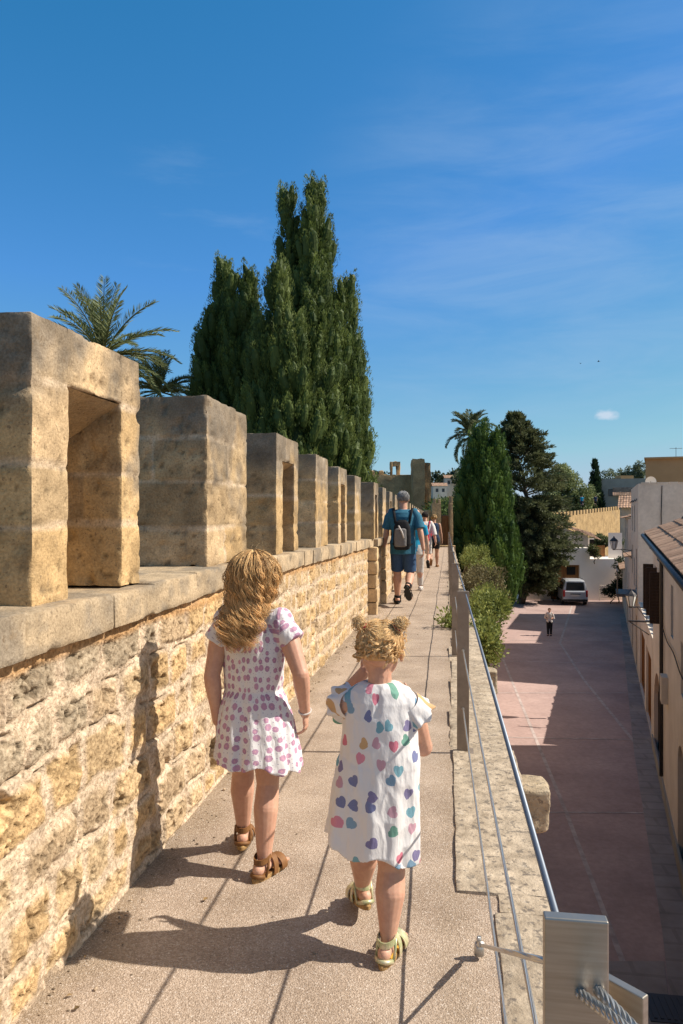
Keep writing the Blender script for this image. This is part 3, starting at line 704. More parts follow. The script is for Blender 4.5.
def panel(name,P,h,e,mat,parent,th=.04,frame=None,fmat=None,bars=0):
    a,b,c,d=h; mb=MB()
    pts=[P(a,c,e),P(b,c,e),P(b,d,e),P(a,d,e)]; back=[P(a,c,e+th),P(b,c,e+th),P(b,d,e+th),P(a,d,e+th)]
    mb.add(pts+back,[(0,1,2,3),(7,6,5,4),(0,4,5,1),(1,5,6,2),(2,6,7,3),(3,7,4,0)])
    o=mb.build(name,mat,parent)
    if frame:
        f=MB()
        def bar(u0,u1,w0,w1):
            A=[P(u0,w0,e-.03),P(u1,w0,e-.03),P(u1,w1,e-.03),P(u0,w1,e-.03)]; B=[P(u0,w0,e-.002),P(u1,w0,e-.002),P(u1,w1,e-.002),P(u0,w1,e-.002)]
            f.add(A+B,[(0,1,2,3),(0,4,5,1),(1,5,6,2),(2,6,7,3),(3,7,4,0)])
        w=frame; bar(a,a+w,c,d); bar(b-w,b,c,d); bar(a+w,b-w,c,c+w); bar(a+w,b-w,d-w,d)
        for k in range(bars):
            u=a+(b-a)*(k+1)/(bars+1); bar(u-w*.35,u+w*.35,c+w,d-w)
        f.build('frame',fmat,o)
    return o
def arch_door(P,h,parent,e=.12):
    # an arched infill: leaf below, dark opening trimmed by the arch spandrels
    a,b,c,d=h; r=(b-a)/2; mb=MB(); n=14
    zc=d-r*.75
    ang=np.linspace(np.pi,0,n); A=[((a+b)/2+r*math.cos(t), zc+r*.75*math.sin(t)) for t in ang]
    for (u0_,w0),(u1_,w1) in zip(A[:-1],A[1:]):
        mb.add([P(u0_,w0,.003),P(u1_,w1,.003),P(u1_,d,.003),P(u0_,d,.003)],[(0,1,2,3)])
        mb.add([P(u0_,w0,.003),P(u1_,w1,.003),P(u1_,w1,e),P(u0_,w0,e)],[(0,1,2,3)])
    return mb
def tiles(mb,p00,p10,p01,p11,nx,ny,amp=.045,seed=0,sub=6):
    """canal tiles: p00-p10 is the eave, p01-p11 the upper edge"""
    p00,p10,p01,p11=[np.array(q,float) for q in (p00,p10,p01,p11)]
    nrm=np.cross(p10-p00,p01-p00); nrm/=np.linalg.norm(nrm)
    if nrm[2]<0: nrm=-nrm
    u=np.linspace(0,1,nx*sub+1)
    vv=[]; lift=[]
    for k in range(ny):
        for t in (0,.5,.985): vv.append((k+t)/ny); lift.append(.028*(1-t))
    vv=np.array(vv); lift=np.array(lift)
    U,V=np.meshgrid(u,vv,indexing='ij')
    B=(p00*(1-U[...,None])+p10*U[...,None])*(1-V[...,None])+(p01*(1-U[...,None])+p11*U[...,None])*V[...,None]
    prof=np.abs(np.cos(U*nx*np.pi))**.7*amp
    B=B+nrm*(prof+lift[None,:]+(vn(np.stack([np.floor(U*nx),np.floor(V*ny)],-1),1.0,seed)-.5)*.02)[...,None]
    ci=_h(np.floor(U*nx+.5).astype(np.int64),np.floor(V*ny).astype(np.int64),0*U.astype(np.int64),seed)
    c=np.array([.36,.235,.165])*(.62+.65*ci)[...,None]+np.array([.06,.045,.03])*(vn(np.stack([U,V],-1),7,seed)-.3)[...,None]
    mb.grid(B,0,np.clip(c,.02,1)); return nrm

# --- near house with tiled roof, right edge
Y0,Y1=7.0,22.6
house=thing('cream_house','cream plastered house with clay tiled roof and dark brown shutters at the right edge','house')
o=fpt(Y0,0,0); L=(Y1-Y0)*FS; uy=lambda y:(y-Y0)*FS
ez=lambda y:.415+.0335*(y-12.2)
holes=[(uy(19.4),uy(22.2),STREET+.06,-2.95),(uy(14.0),uy(15.2),STREET+.06,-3.0),(uy(13.4),uy(14.6),-2.0,-1.0),(uy(16.15),uy(16.75),-1.25,-.15),(uy(19.1),uy(19.9),-1.30,-.10),(uy(21.0),uy(21.8),-1.30,-.10),(uy(19.9),uy(21.0),.10,.46),(uy(9.5),uy(10.6),STREET+.06,-3.0)]
mb=MB(); P=facade(mb,o,FD,FN,L,STREET,.30,holes)
# strip up to the eave, far gable end and the other sides
q=lambda y,z,e=0:fpt(y,-e,z)
mb.add([q(Y0,.30),q(Y1,.30),q(Y1,ez(Y1)+.03),q(Y0,ez(Y0)+.03)],[(0,1,2,3)])
pit=math.tan(R(22)); W=4.2
for yy_ in (Y0,Y1):
    mb.add([q(yy_,STREET),q(yy_,ez(yy_)+.03),q(yy_,ez(yy_)+.03+W*pit,W),q(yy_,ez(yy_)+.03,2*W),q(yy_,STREET,2*W)],[(0,1,2,3,4)])
mb.add([q(Y0,STREET,2*W),q(Y1,STREET,2*W),q(Y1,ez(Y1),2*W),q(Y0,ez(Y0),2*W)],[(0,1,2,3)])
mb.build('wall',M['cream'],house)
mb=MB(); e0=.22
A0,A1=q(Y0-.1,ez(Y0)+.10-e0*pit,-e0),q(Y1+.12,ez(Y1)+.10-e0*pit,-e0)
B0,B1=q(Y0-.1,ez(Y0)+.10+W*pit,W),q(Y1+.12,ez(Y1)+.10+W*pit,W)
nr=tiles(mb,A0,A1,B0,B1,76,11,seed=3)
C0,C1=q(Y0-.1,ez(Y0)+.10-e0*pit,2*W+e0),q(Y1+.12,ez(Y1)+.10-e0*pit,2*W+e0)
tiles(mb,C0,C1,B0,B1,40,11,seed=5,sub=4)
# underside, eave board and mortared tile rows
th=np.array([0,0,-.07]); mb.add([A0+th,A1+th,B1+th,B0+th],[(0,1,2,3)],0,(.20,.13,.09)); mb.add([A0+th,A1+th,A1+[0,0,.02],A0+[0,0,.02]],[(0,1,2,3)],0,(.12,.08,.06)); mb.add([A1+th,B1+th,B1+[0,0,.03],A1+[0,0,.03]],[(0,1,2,3)],0,(.25,.17,.12))
rf=mb.build('roof',M['tile'],house,smooth=False)
for t in (.24,.50,.78):
    a=A0*(1-t)+B0*t; b=A1*(1-t)+B1*t; m2=MB(); n_=40
    pts=[a+(b-a)*k/n_+nr*(.050+.010*math.sin(k*2.1)) for k in range(n_+1)]
    m2.tube(pts,.040,6,0,(.13,.105,.09)); m2.build('ridge_tile_row',M['tile'],rf,smooth=True)
for i,h in enumerate(holes):
    if i in (0,1,7):
        ad=arch_door(P,h,house); sp=ad.build('door_arch',M['cream'],house)
        panel('door',P,(h[0],h[1],h[2],h[3]),.14,M['wood'] if i==0 else M['darkwood'],house,frame=.07,fmat=M['darkwood'],bars=1)
    else:
        panel('window',P,h,.13,M['darkglass'],house,frame=.06,fmat=M['darkwood'],bars=1)
for y in (18.95,20.5,21.95):     # open shutters standing off the wall
    a=q(y,-1.34,-.03); mb=MB(); wd=.27
    mb.box(a+FN*(wd/2)+UP*.64,(wd,.045,1.26),axes=np.array([FN,FD,UP]))
    for k in range(15): mb.box(a+FN*(wd/2)+UP*(.09+k*.079)-FD*.028,(wd-.06,.02,.05),axes=np.array([FN,FD,UP]))
    mb.build('shutter',M['darkwood'],house)
dp=MB(); dp.tube([q(18.55,ez(18.5)-.06,-.30),q(18.55,ez(18.5)-.25,-.08),q(18.55,ez(18.5)-.45,-.06),q(18.55,STREET+.5,-.06)],.045,10); dp.build('drainpipe',M['darkmetal'],house,smooth=True)
gt=MB(); gt.tube([A0+FN*.05-UP*.06,A1+FN*.05-UP*.06],.06,8); gt.build('gutter',M['darkmetal'],house,smooth=True)

wr=MB()
for (za_,out_) in ((-.05,.05),(-1.65,.04)):
    pts=[fpt(y,out_,ez(min(y,22.6))-.35+za_+.04*math.sin(y*2.1)) for y in np.linspace(8,22.5,40)]; wr.tube(pts,.012,5)
wr.build('wall_cables',M['rubber'],house,smooth=True)
mbx=MB(); mbx.box(fpt(17.6,.07,-2.6),(.14,.45,.6),axes=np.array([FN,FD,UP])); mbx.build('meter_box',M['plaster'],house)
skt=MB(); skt.box(fpt((Y0+Y1)/2,.015,STREET+.17),(.05,(Y1-Y0)*FS,.34),axes=np.array([FN,FD,UP])); skt.build('plinth',M['greywall'],house)
# --- low yard range with the orange timber front
low=thing('garage','low terrace building with orange timber front between the cream house and the tall grey one','garage')
Ya,Yb=22.75,31.85; oo=fpt(Ya,0,0); L2=(Yb-Ya)*FS; u2=lambda y:(y-Ya)*FS
h=[(u2(23.4),u2(26.2),STREET+.05,-3.05),(u2(27.0),u2(30.6),STREET+.05,-3.05)]
mb=MB(); P=facade(mb,oo,FD,FN,L2,STREET,-2.3,h)
tp=[fpt(Ya,0,-2.3),fpt(Yb,0,-2.3),fpt(Yb,-6,-2.3),fpt(Ya,-6,-2.3)]; mb.add(tp,[(0,1,2,3)])
bt=[fpt(Ya,0,STREET),fpt(Yb,0,STREET),fpt(Yb,-6,STREET),fpt(Ya,-6,STREET)]
mb.add([bt[0],bt[3],tp[3],tp[0]],[(0,1,2,3)]); mb.build('wall',M['cream'],low)
for hh in h: panel('door',P,hh,.10,M['wood'],low,frame=.08,fmat=M['wood'],bars=3)
mb=MB()
for k in range(9): rblock(mb,tuple(fpt(23+k*.95,-.30,-2.31)),tuple(fpt(23+k*.95,-.30,-2.31)+np.array([.30,.9,.22+.02*(k%3)])),.15,.05,.03,k,(.44,.40,.36))
mb.build('parapet_stones',M['edge'],low,smooth=True)
mb=MB(); mb.tube([fpt(24.4,-.05,-2.05),fpt(24.4,.62,-2.05)],.03,8); mb.tube([fpt(24.4,-.05,-2.5),fpt(24.4,.58,-2.07)],.018,6); mb.build('bracket',M['darkmetal'],low)

# --- tall house with the blank pink-grey gable
tall=thing('tall_house','tall flat topped house with blank pinkish grey gable wall behind the tiled roof','house')
T0,T1=32.0,40.0; zt=2.57
oo=fpt(T0,0,0); L3=(T1-T0)*FS; u3=lambda y:(y-T0)*FS
hs=[(u3(33.2),u3(34.3),STREET+.05,-3.1),(u3(35.5),u3(36.5),-2.0,-.7),(u3(33.2),u3(34.2),-2.0,-.2),(u3(37.4),u3(38.6),STREET+.05,-3.0),(u3(37.4),u3(38.4),-1.6,-.2),(u3(35.0),u3(36.0),.5,1.7),(u3(37.5),u3(38.5),.5,1.7)]
mb=MB(); P=facade(mb,oo,FD,FN,L3,STREET,zt,hs)
def block_rest(mb,Ya,Yb,W,z1):
    A,B,C,D=fpt(Ya,0,0),fpt(Yb,0,0),fpt(Yb,-W,0),fpt(Ya,-W,0)
    up=lambda p,z:np.array([p[0],p[1],z])
    for a,b in ((A,D),(D,C),(C,B)): mb.add([up(a,STREET),up(b,STREET),up(b,z1),up(a,z1)],[(0,1,2,3)])
    mb.add([up(A,z1-.25),up(B,z1-.25),up(C,z1-.25),up(D,z1-.25)],[(0,1,2,3)])
block_rest(mb,T0,T1,9,zt); mb.build('wall',M['plaster'],tall)
mb=MB()
x=0
while x<9:
    p=fpt(T0,-x-.1,zt); w_=rng.uniform(.25,.5)
    mb.box(p+UP*.02+FD*.10+(-FN)*w_/2,(w_-.03,.24,.05+rng.uniform(0,.025)),axes=np.array([-FN,FD,UP])); x+=w_
mb.build('wall_cap',M['plaster'],tall)
for hh in hs: panel('window' if hh[2]>-3 else 'door',P,hh,.12,M['darkglass'] if hh[2]>-3 else M['wood'],tall,frame=.07,fmat=M['darkwood'],bars=1)
bal=MB(); c=fpt(33.8,.40,-2.15); bal.box(c,(.85,2.2,.12),axes=np.array([FN,FD,UP])); 
for k in range(12): p=fpt(32.8+k*.18,.78,-2.1); bal.tube([p,p+UP*.95],.012,5)
bal.tube([fpt(32.75,.78,-1.15),fpt(34.85,.78,-1.15)],.02,6); bal.build('balcony',M['darkmetal'],tall)
wr=MB(); 
p0=fpt(T0-.04,-.9,zt-.1); wr.tube([p0,p0-UP*1.2+FN*.03,p0-UP*3.4],.018,5); wr.tube([fpt(y,.06,1.9+.05*math.sin(y*3)) for y in np.linspace(T0,T1,20)],.015,5)
wr.build('wall_cables',M['rubber'],tall,smooth=True)
# satellite dish on the flat roof
ds=thing('satellite_dish','small white satellite dish on the roof edge of the tall grey house','satellite dish',at(650,484,36))
mb=MB(); n=12; rr=np.linspace(0.02,.26,6); aa=np.linspace(0,2*np.pi,25)[:-1]
G=np.stack([np.stack([r*np.cos(aa),-.22*r*r/.30-.1+0*aa,r*np.sin(aa)+.1],-1) for r in rr],0); mb.grid(G,close=True); d_=mb.build('dish',M['white'],ds,smooth=True)
mb=MB(); mb.tube([(0,.0,-.75),(0,0,.05)],.03,6); mb.build('mast',M['darkmetal'],ds)
# --- the rest of the row beyond
for nm,lab,ya,yb,zz,mt in (('low_house','low cream house in the shaded row beyond the tall grey house',40.1,44.6,-1.0,'cream'),('row_house','pale house standing past the low cream one in the shaded row',44.7,51.5,1.0,'plaster'),('low_row_end','range ending the row, kept low to let skylight onto the white wall',51.6,58.6,-2.5,'cream')):  # last range added low so more skylight reaches the white wall
    t=thing(nm,lab,'house'); oo=fpt(ya,0,0); u4=lambda y:(y-ya)*FS
    hs=[(u4(ya+.8),u4(ya+1.8),STREET+.05,-3.1),(u4(ya+2.7),u4(ya+3.7),-3.2,-2.0)]
    if zz>0: hs+=[(u4(ya+k),u4(ya+k+1),-.9,.4) for k in (1,4)]+[(u4(ya+k),u4(ya+k+1),-3.6,-2.3) for k in (5,)]
    if zz<-2: hs=[(u4(ya+.8),u4(ya+2.6),STREET+.05,-3.1)]
    mb=MB(); P=facade(mb,oo,FD,FN,(yb-ya)*FS,STREET,zz,hs); block_rest(mb,ya,yb,7,zz); mb.build('wall',M[mt],t)
    for hh in hs: panel('window' if hh[2]>-5 else 'door',P,hh,.12,M['darkglass'] if hh[2]>-5 else M['darkwood'],t,frame=.07,fmat=M['darkwood'],bars=1)
    mb=MB(); tiles(mb,fpt(ya,.3,zz),fpt(yb,.3,zz),fpt(ya,-3.5,zz+1.0),fpt(yb,-3.5,zz+1.0),int((yb-ya)/.25),8,seed=8,sub=4); tiles(mb,fpt(ya,-7.3,zz),fpt(yb,-7.3,zz),fpt(ya,-3.5,zz+1.0),fpt(yb,-3.5,zz+1.0),int((yb-ya)/.25),8,seed=9,sub=3)
    mb.build('roof',M['tile'],t)
# --- bracket lanterns
def lantern(y,z,out,label,s=1.0):
    t=thing('wall_lantern',label,'street lamp',fpt(y,0,z),math.atan2(FN[1],FN[0]))
    mb=MB(); mb.tube([(0,0,-.05),(out*.5,0,.02),(out,0,.0)],.02,6); mb.tube([(0,0,-.4),(out*.6,0,-.0)],.013,6); mb.span((-.0,-.05,-.45),(.02,.05,.05)); mb.build('bracket',M['darkmetal'],t)
    mb=MB(); k=6; a=np.arange(k)/k*2*np.pi
    ring=lambda r,z:np.stack([out+r*np.cos(a),r*np.sin(a),np.full(k,z)],-1)
    mb.loft([ring(.10*s,.04),ring(.19*s,.42*s)]); g=mb.build('lamp_glass',M['lampglass'],t)
    mb=MB(); mb.loft([ring(.21*s,.42*s),ring(.16*s,.50*s),ring(.05*s,.60*s),ring(.02*s,.68*s)])
    for q_ in a: mb.tube([(out+.10*s*math.cos(q_),.10*s*math.sin(q_),.04),(out+.19*s*math.cos(q_),.19*s*math.sin(q_),.42*s)],.012,4)
    mb.tube([(out,0,-.02),(out,0,.05)],.07,8); mb.build('lamp_frame',M['darkmetal'],t)
    return t
lantern(38.9,-.50,.85,'wall lantern on long dark bracket above and right of the parked van',1.0)
lantern(25.5,-1.75,.5,'wall lantern with pale cap beside the orange timber front',.9)

# --- white end wall behind the van with garage door, terrace and lean-to
end=thing('white_house','white walled house with brown garage door and terrace behind the parked van','house')
D=57.0
def e2(px,py): return at(px,py,D)
eu=np.array([cT,sT,0]); en=np.array([sT,-cT,0])
ol=e2(520,512); ol[2]=0; sc_=FPX/D
eU=lambda px:(px-520)/sc_
eZ=lambda py:CH-(py-HYP)/sc_
holes=[(eU(551),eU(579.5),STREET+.04,eZ(565))]
mb=MB(); P=facade(mb,ol,eu,en,eU(626),STREET,eZ(559),holes,rev=.25)
P2=lambda u,z,e=0: ol+eu*u+np.array([0,0,z])-en*e
mb.add([P2(0,eZ(559),0),P2(eU(590),eZ(559),0),P2(eU(590),eZ(548),0),P2(0,eZ(548),0)],[(0,1,2,3)])
mb.add([P2(eU(590),eZ(559),0),P2(eU(590),eZ(559),4),P2(eU(590),eZ(548),4),P2(eU(590),eZ(548),0)],[(0,1,2,3)])
mb.add([P2(0,eZ(548)),P2(eU(590),eZ(548)),P2(eU(590),eZ(548),1.5),P2(0,eZ(548),1.5)],[(0,1,2,3)])
mb.add([P2(eU(590),eZ(559)),P2(eU(626),eZ(559)),P2(eU(626),eZ(559),6),P2(eU(590),eZ(559),6)],[(0,1,2,3)])
mb.add([P2(eU(612),eZ(559),.8),P2(eU(626),eZ(559),.8),P2(eU(626),eZ(533),.8),P2(eU(612),eZ(533),.8)],[(0,1,2,3)])
mb.add([P2(eU(595),eZ(559),4),P2(eU(612),eZ(559),4),P2(eU(612),eZ(540),4),P2(eU(595),eZ(540),4)],[(0,1,2,3)])
mb.add([P2(0,STREET),P2(0,STREET,8),P2(0,eZ(548),8),P2(0,eZ(548))],[(0,1,2,3)])
mb.build('wall',M['whitewash'],end)
gd=panel('garage_door',P,holes[0],.2,M['wood'],end,frame=.1,fmat=M['wood'],bars=3)
mb=MB(); a=P(eU(567.5),eZ(575),.165); b=P(eU(576),eZ(567),.165); mb.box((a+b)/2,(abs(eU(576)-eU(567.5)),.03,abs(b[2]-a[2])),rz=TH); mb.build('window',M['hole'],gd)
mb=MB(); c=P2(eU(605.5),(eZ(546)+eZ(558))/2,1.2); mb.box(c,(.75,.1,eZ(546)-eZ(558)-.05),rz=TH); mb.build('terrace_door',M['wood'],end)
mb=MB(); c=P2(eU(599),(eZ(540)+eZ(558))/2,1.6); mb.box(c,(.36,.1,1.35),rz=TH); mb.build('doorway',M['hole'],end)
mb=MB(); 
mb.add([P2(eU(555),eZ(548),1.5),P2(eU(594.5),eZ(548),1.5),P2(eU(594.5),eZ(537),1.5),P2(eU(572),eZ(529),1.5),P2(eU(555),eZ(529),1.5)],[(0,1,2,3,4)]); mb.build('lean_to_wall',M['greywall'],end)
mb=MB(); tiles(mb,P2(eU(572),eZ(528.5),1.2),P2(eU(607),eZ(541.5),1.2),P2(eU(575),eZ(524),4.5),P2(eU(610),eZ(534.5),4.5),14,8,seed=12,sub=4); mb.build('lean_to_roof',M['tile'],end)
mb=MB(); c=P2(eU(604.5),STREET+.62,-.35)
for dx in (-.5,.5): mb.tube([c+eu*dx-UP*.6,c+eu*dx+UP*.55],.035,6)
for z in (-.35,.55): mb.tube([c-eu*.5+UP*z,c+eu*.5+UP*z],.03,6)
for dx in np.linspace(-.4,.4,7): mb.tube([c+eu*dx-UP*.35,c+eu*dx+UP*.55],.012,5)
tag(mb.build('metal_gate_panel',M['plaster']),'pale metal barrier leaning by the white wall right of the van','barrier')

# --- further off: tan block, grey block, sunlit town wall, ruin, hill houses
def simple_block(name,label,cat,px0,px1,py,d,depth,zb,mat,wins=(),roof=None,rot=0):
    t=thing(name,label,cat)
    a=at(px0,HYP,d); b=at(px1,HYP,d); u=(b-a); Lw=np.linalg.norm(u[:2]); u=u/np.linalg.norm(u); u=np.array([u[0]*math.cos(rot)-u[1]*math.sin(rot),u[0]*math.sin(rot)+u[1]*math.cos(rot),0]); n=np.array([u[1],-u[0],0]); z1=CH-(py-HYP)*d/FPX
    o_=np.array([a[0],a[1],0]); mb=MB(); P=facade(mb,o_,u,n,Lw,zb,z1,list(wins),rev=.2)
    for (p,q_) in (((0,0),(0,depth)),((0,depth),(Lw,depth)),((Lw,depth),(Lw,0))):
        A=o_+u*p[0]-n*p[1]; B=o_+u*q_[0]-n*q_[1]; mb.add([A+UP*zb,B+UP*zb,B+UP*z1,A+UP*z1],[(0,1,2,3)])
    mb.add([o_+UP*(z1-.02),o_+u*Lw+UP*(z1-.02),o_+u*Lw-n*depth+UP*(z1-.02),o_-n*depth+UP*(z1-.02)],[(0,1,2,3)])
    mb.build('wall',M[mat],t)
    for w in wins: panel('window',P,w,.15,M['darkglass'],t,frame=.08,fmat=M['darkwood'],bars=1)
    return t,P,Lw,z1
t,P,Lw,z1=simple_block('ochre_building','ochre flat roofed building standing behind the tall pinkish grey gable','building',645.5,740,459,62,9,STREET,'ochre',rot=R(-23))
mb=MB(); mb.box(P(Lw/2,z1+.05,4.3),(Lw+.2,9.2,.14),rz=TH-R(23)); mb.build('roof_slab',M['ochre'],t)
an=thing('roof_antenna','thin television antenna on the ochre building','antenna',at(676,459,63))
mb=MB(); mb.tube([(0,0,-.1),(0,0,1.0)],.02,5); mb.tube([(-.5,0,.9),(.5,0,.9)],.014,4)
for k in range(5): mb.tube([(-.45+k*.22,-.25,.9),(-.45+k*.22,.25,.9)],.010,4)
mb.build('mast',M['darkmetal'],an)
t,P,Lw,z1=simple_block('grey_building','long grey stone building beyond the sunlit town wall','building',600,648,479,150,12,-5,'greywall',rot=R(-20),wins=[(1.6,2.6,4.6,6.0),(4.2,5.0,4.6,6.0)])
mb=MB(); tiles(mb,P(Lw*.25,z1-3.4,-1.5),P(Lw,z1-3.4,-1.5),P(Lw*.25,z1-1.6,.2),P(Lw,z1-1.6,.2),16,6,seed=20,sub=3); mb.build('roof',M['tile'],t)
mb=MB(); mb.box(P(Lw*.48,z1+.25,3),(2.6,3,.9),rz=TH); mb.build('roof_hut',M['ochre'],t)
# cluster of small roofs at the end of the row
t,P,Lw,z1=simple_block('tiled_house','small house with pale tiled roofs between the town wall and the grey gable','house',621,637,508,75,7,STREET,'cream',rot=R(-22),wins=[(.4,.9,-1.2,.2)])
mb=MB(); tiles(mb,P(-.3,z1,-.6),P(Lw+.3,z1,-.6),P(-.3,z1+1.3,4),P(Lw+.3,z1+1.3,4),8,6,seed=23,sub=4); tiles(mb,P(-.3,z1,8),P(Lw+.3,z1,8),P(-.3,z1+1.3,4),P(Lw+.3,z1+1.3,4),8,6,seed=24,sub=3); mb.build('roof',M['tile'],t)

tw=thing('town_wall','sunlit crenellated stretch of town wall seen beyond the white house','wall')
a=at(552,512,92); b=at(620,512,122); a[2]=b[2]=0; u=(b-a); Lw=np.linalg.norm(u); u/=Lw; n=np.array([u[1],-u[0],0])
za,zb_=CH-(518-512)*92/FPX, CH-(506-512)*122/FPX-.6
mb=MB(); us=np.linspace(0,Lw,60); G=np.stack([np.stack([a[0]+u[0]*us-n[0]*e,a[1]+u[1]*us-n[1]*e,(za+(zb_-za)*us/Lw) if top else np.full_like(us,STREET-.2)],-1) for e,top in ((0,0),(0,1),(1.2,1),(1.2,0))],1)
mb.grid(G,flip=True)
mb.add([b+UP*(STREET),b-n*1.2+UP*STREET,b-n*1.2+UP*zb_,b+UP*zb_],[(0,1,2,3)]); mb.build('masonry',M['wallstone'],tw)
k=0; s=.3
while s<Lw-.5:
    mb=MB(); p=a+u*(s+.45)-n*.25+UP*(za+(zb_-za)*s/Lw+.30); mb.box(p,(.85,.45,.62),axes=np.array([u,-n,UP])); mb.build('merlon',M['wallstone'],tw); s+=1.55

# ruin beyond the end of the walk
ru=thing('castle_ruin','ruined sandstone gate tower with one tall slab of wall beyond the end of the walk','ruin')
def slab(px0,px1,py0,d,dep,zb,res=.5,seed=0,amp=.12):
    A=at(px0,HYP,d); B=at(px1,HYP,d); mb=MB(); w=np.linalg.norm((B-A)[:2]); z1=CH-(py0-HYP)*d/FPX
    rblock(mb,(0,0,zb),(w,dep,z1),res,.06,amp,seed,(.40,.30,.185)); 
    V=mb.v
    c,s_=math.cos(TH),math.sin(TH)
    mb.v=[np.stack([A[0]+v[:,0]*c-v[:,1]*s_,A[1]+v[:,0]*s_+v[:,1]*c,v[:,2]],-1) for v in V]
    return mb
slab(362,415,474.5,64,2.5,-5.3,.5,1).build('wall',M['wallstone'],ru,smooth=True)
slab(413,425.2,458.5,62,2.0,-5.3,.4,2).build('tower_slab',M['wallstone'],ru,smooth=True)
slab(425.4,431,462.5,63.5,3.0,-5.3,.4,3).build('tower_return',M['wallstone'],ru,smooth=True)
slab(371,375,470.5,64.5,1.5,3,.3,4).build('merlon',M['wallstone'],ru,smooth=True)
slab(379.5,383.5,470.5,64.5,1.5,3,.3,5).build('merlon',M['wallstone'],ru,smooth=True)
for (p0,p1,py) in ((390.5,392.8,462),(396.8,400.3,462)): slab(p0,p1,py,65,1.0,3,.25,int(p0)).build('bellcote_jamb',M['wallstone'],ru,smooth=True)
mb=slab(390.3,400.5,461.5,65,1.05,5.45,.2,9); mb.build('bellcote_lintel',M['wallstone'],ru,smooth=True)
# cross wall with a dark passage where the walk ends
cw=thing('cross_wall','low sandstone cross wall with dark gateway closing the far end of the walk','wall')
for (p0,p1,py,d,dep,zb) in ((432,441.5,503,46,.8,-5.4),(449.5,453.5,503,46,.8,-5.4),(424,432,510,46.3,.8,-5.4)):
    slab(p0,p1,py,d,dep,zb,.25,int(p0),.06).build('pier',M['wallstone'],cw,smooth=True)
for (p0,p1,py) in ((433,436.5,499),(438,441,499),(449.8,453,496)): slab(p0,p1,py,46.1,.5,1.2,.2,int(p0)+1,.04).build('merlon',M['wallstone'],cw,smooth=True)
slab(441.4,449.6,515,46.4,.5,-5.4,.25,77,.05).build('gate_infill',M['wood'],cw)
slab(418,456,545.5,45.2,.5,-5.4,.3,78,.05).build('end_step',M['wallstone'],cw,smooth=True)
# white houses on the hill
for i,(p0,p1,py,d,lab) in enumerate(((433,447,486,330,'white house low on the far hillside beside the ruin'),(445,456,478,345,'white house with blue grey end higher on the far hillside'))):
    t,P,Lw,z1=simple_block('hill_house',lab,'house',p0,p1,py,d,7,-5,'white',wins=[(1.2,2.4,z_-3.2,z_-1.6) if False else (1.2,2.4,CH-(py+6-HYP)*d/FPX,CH-(py+2.5-HYP)*d/FPX),(4.0,5.2,CH-(py+6-HYP)*d/FPX,CH-(py+2.5-HYP)*d/FPX)])
    mb=MB(); tiles(mb,P(-.4,z1,-.4),P(Lw+.4,z1,-.4),P(-.4,z1+1.5,3.5),P(Lw+.4,z1+1.5,3.5),16,6,seed=31+i,sub=3); tiles(mb,P(-.4,z1,7.4),P(Lw+.4,z1,7.4),P(-.4,z1+1.5,3.5),P(Lw+.4,z1+1.5,3.5),16,6,seed=33+i,sub=3); mb.build('roof',M['tile'],t)

# ================================================================ PLANTS
def leaves(mb, P, D, ln, wd, col, nrm=None):
    """one tapered leaf face per point"""
    n=len(P); D=D/(np.linalg.norm(D,axis=1)[:,None]+1e-9)
    r=rng.normal(size=(n,3))
    if nrm is not None: r=nrm+r*.22
    S=np.cross(D,r); S/=np.linalg.norm(S,axis=1)[:,None]+1e-9
    ln=np.broadcast_to(ln,(n,))[:,None]; wd=np.broadcast_to(wd,(n,))[:,None]
    V=np.stack([P,P+D*ln*.45+S*wd*.5,P+D*ln,P+D*ln*.45-S*wd*.5],1).reshape(-1,3)
    mb.add(V,np.arange(n*4).reshape(n,4),0,np.repeat(col,4,axis=0))
def rdir(n):
    v=rng.normal(size=(n,3)); return v/np.linalg.norm(v,axis=1)[:,None]
def mixcol(a,b,t): return np.array(a)*(1-t)[:,None]+np.array(b)*t[:,None]
def trunk(mb,p0,p1,r0,r1,n=8,wob=.1):
    p0=np.array(p0,float); p1=np.array(p1,float); t=np.linspace(0,1,n)
    P=p0+(p1-p0)*t[:,None]+np.concatenate([[[0,0,0]],rng.normal(size=(n-1,3))*wob*np.array([1,1,.2])])
    mb.tube(P,r0+(r1-r0)*t,9)
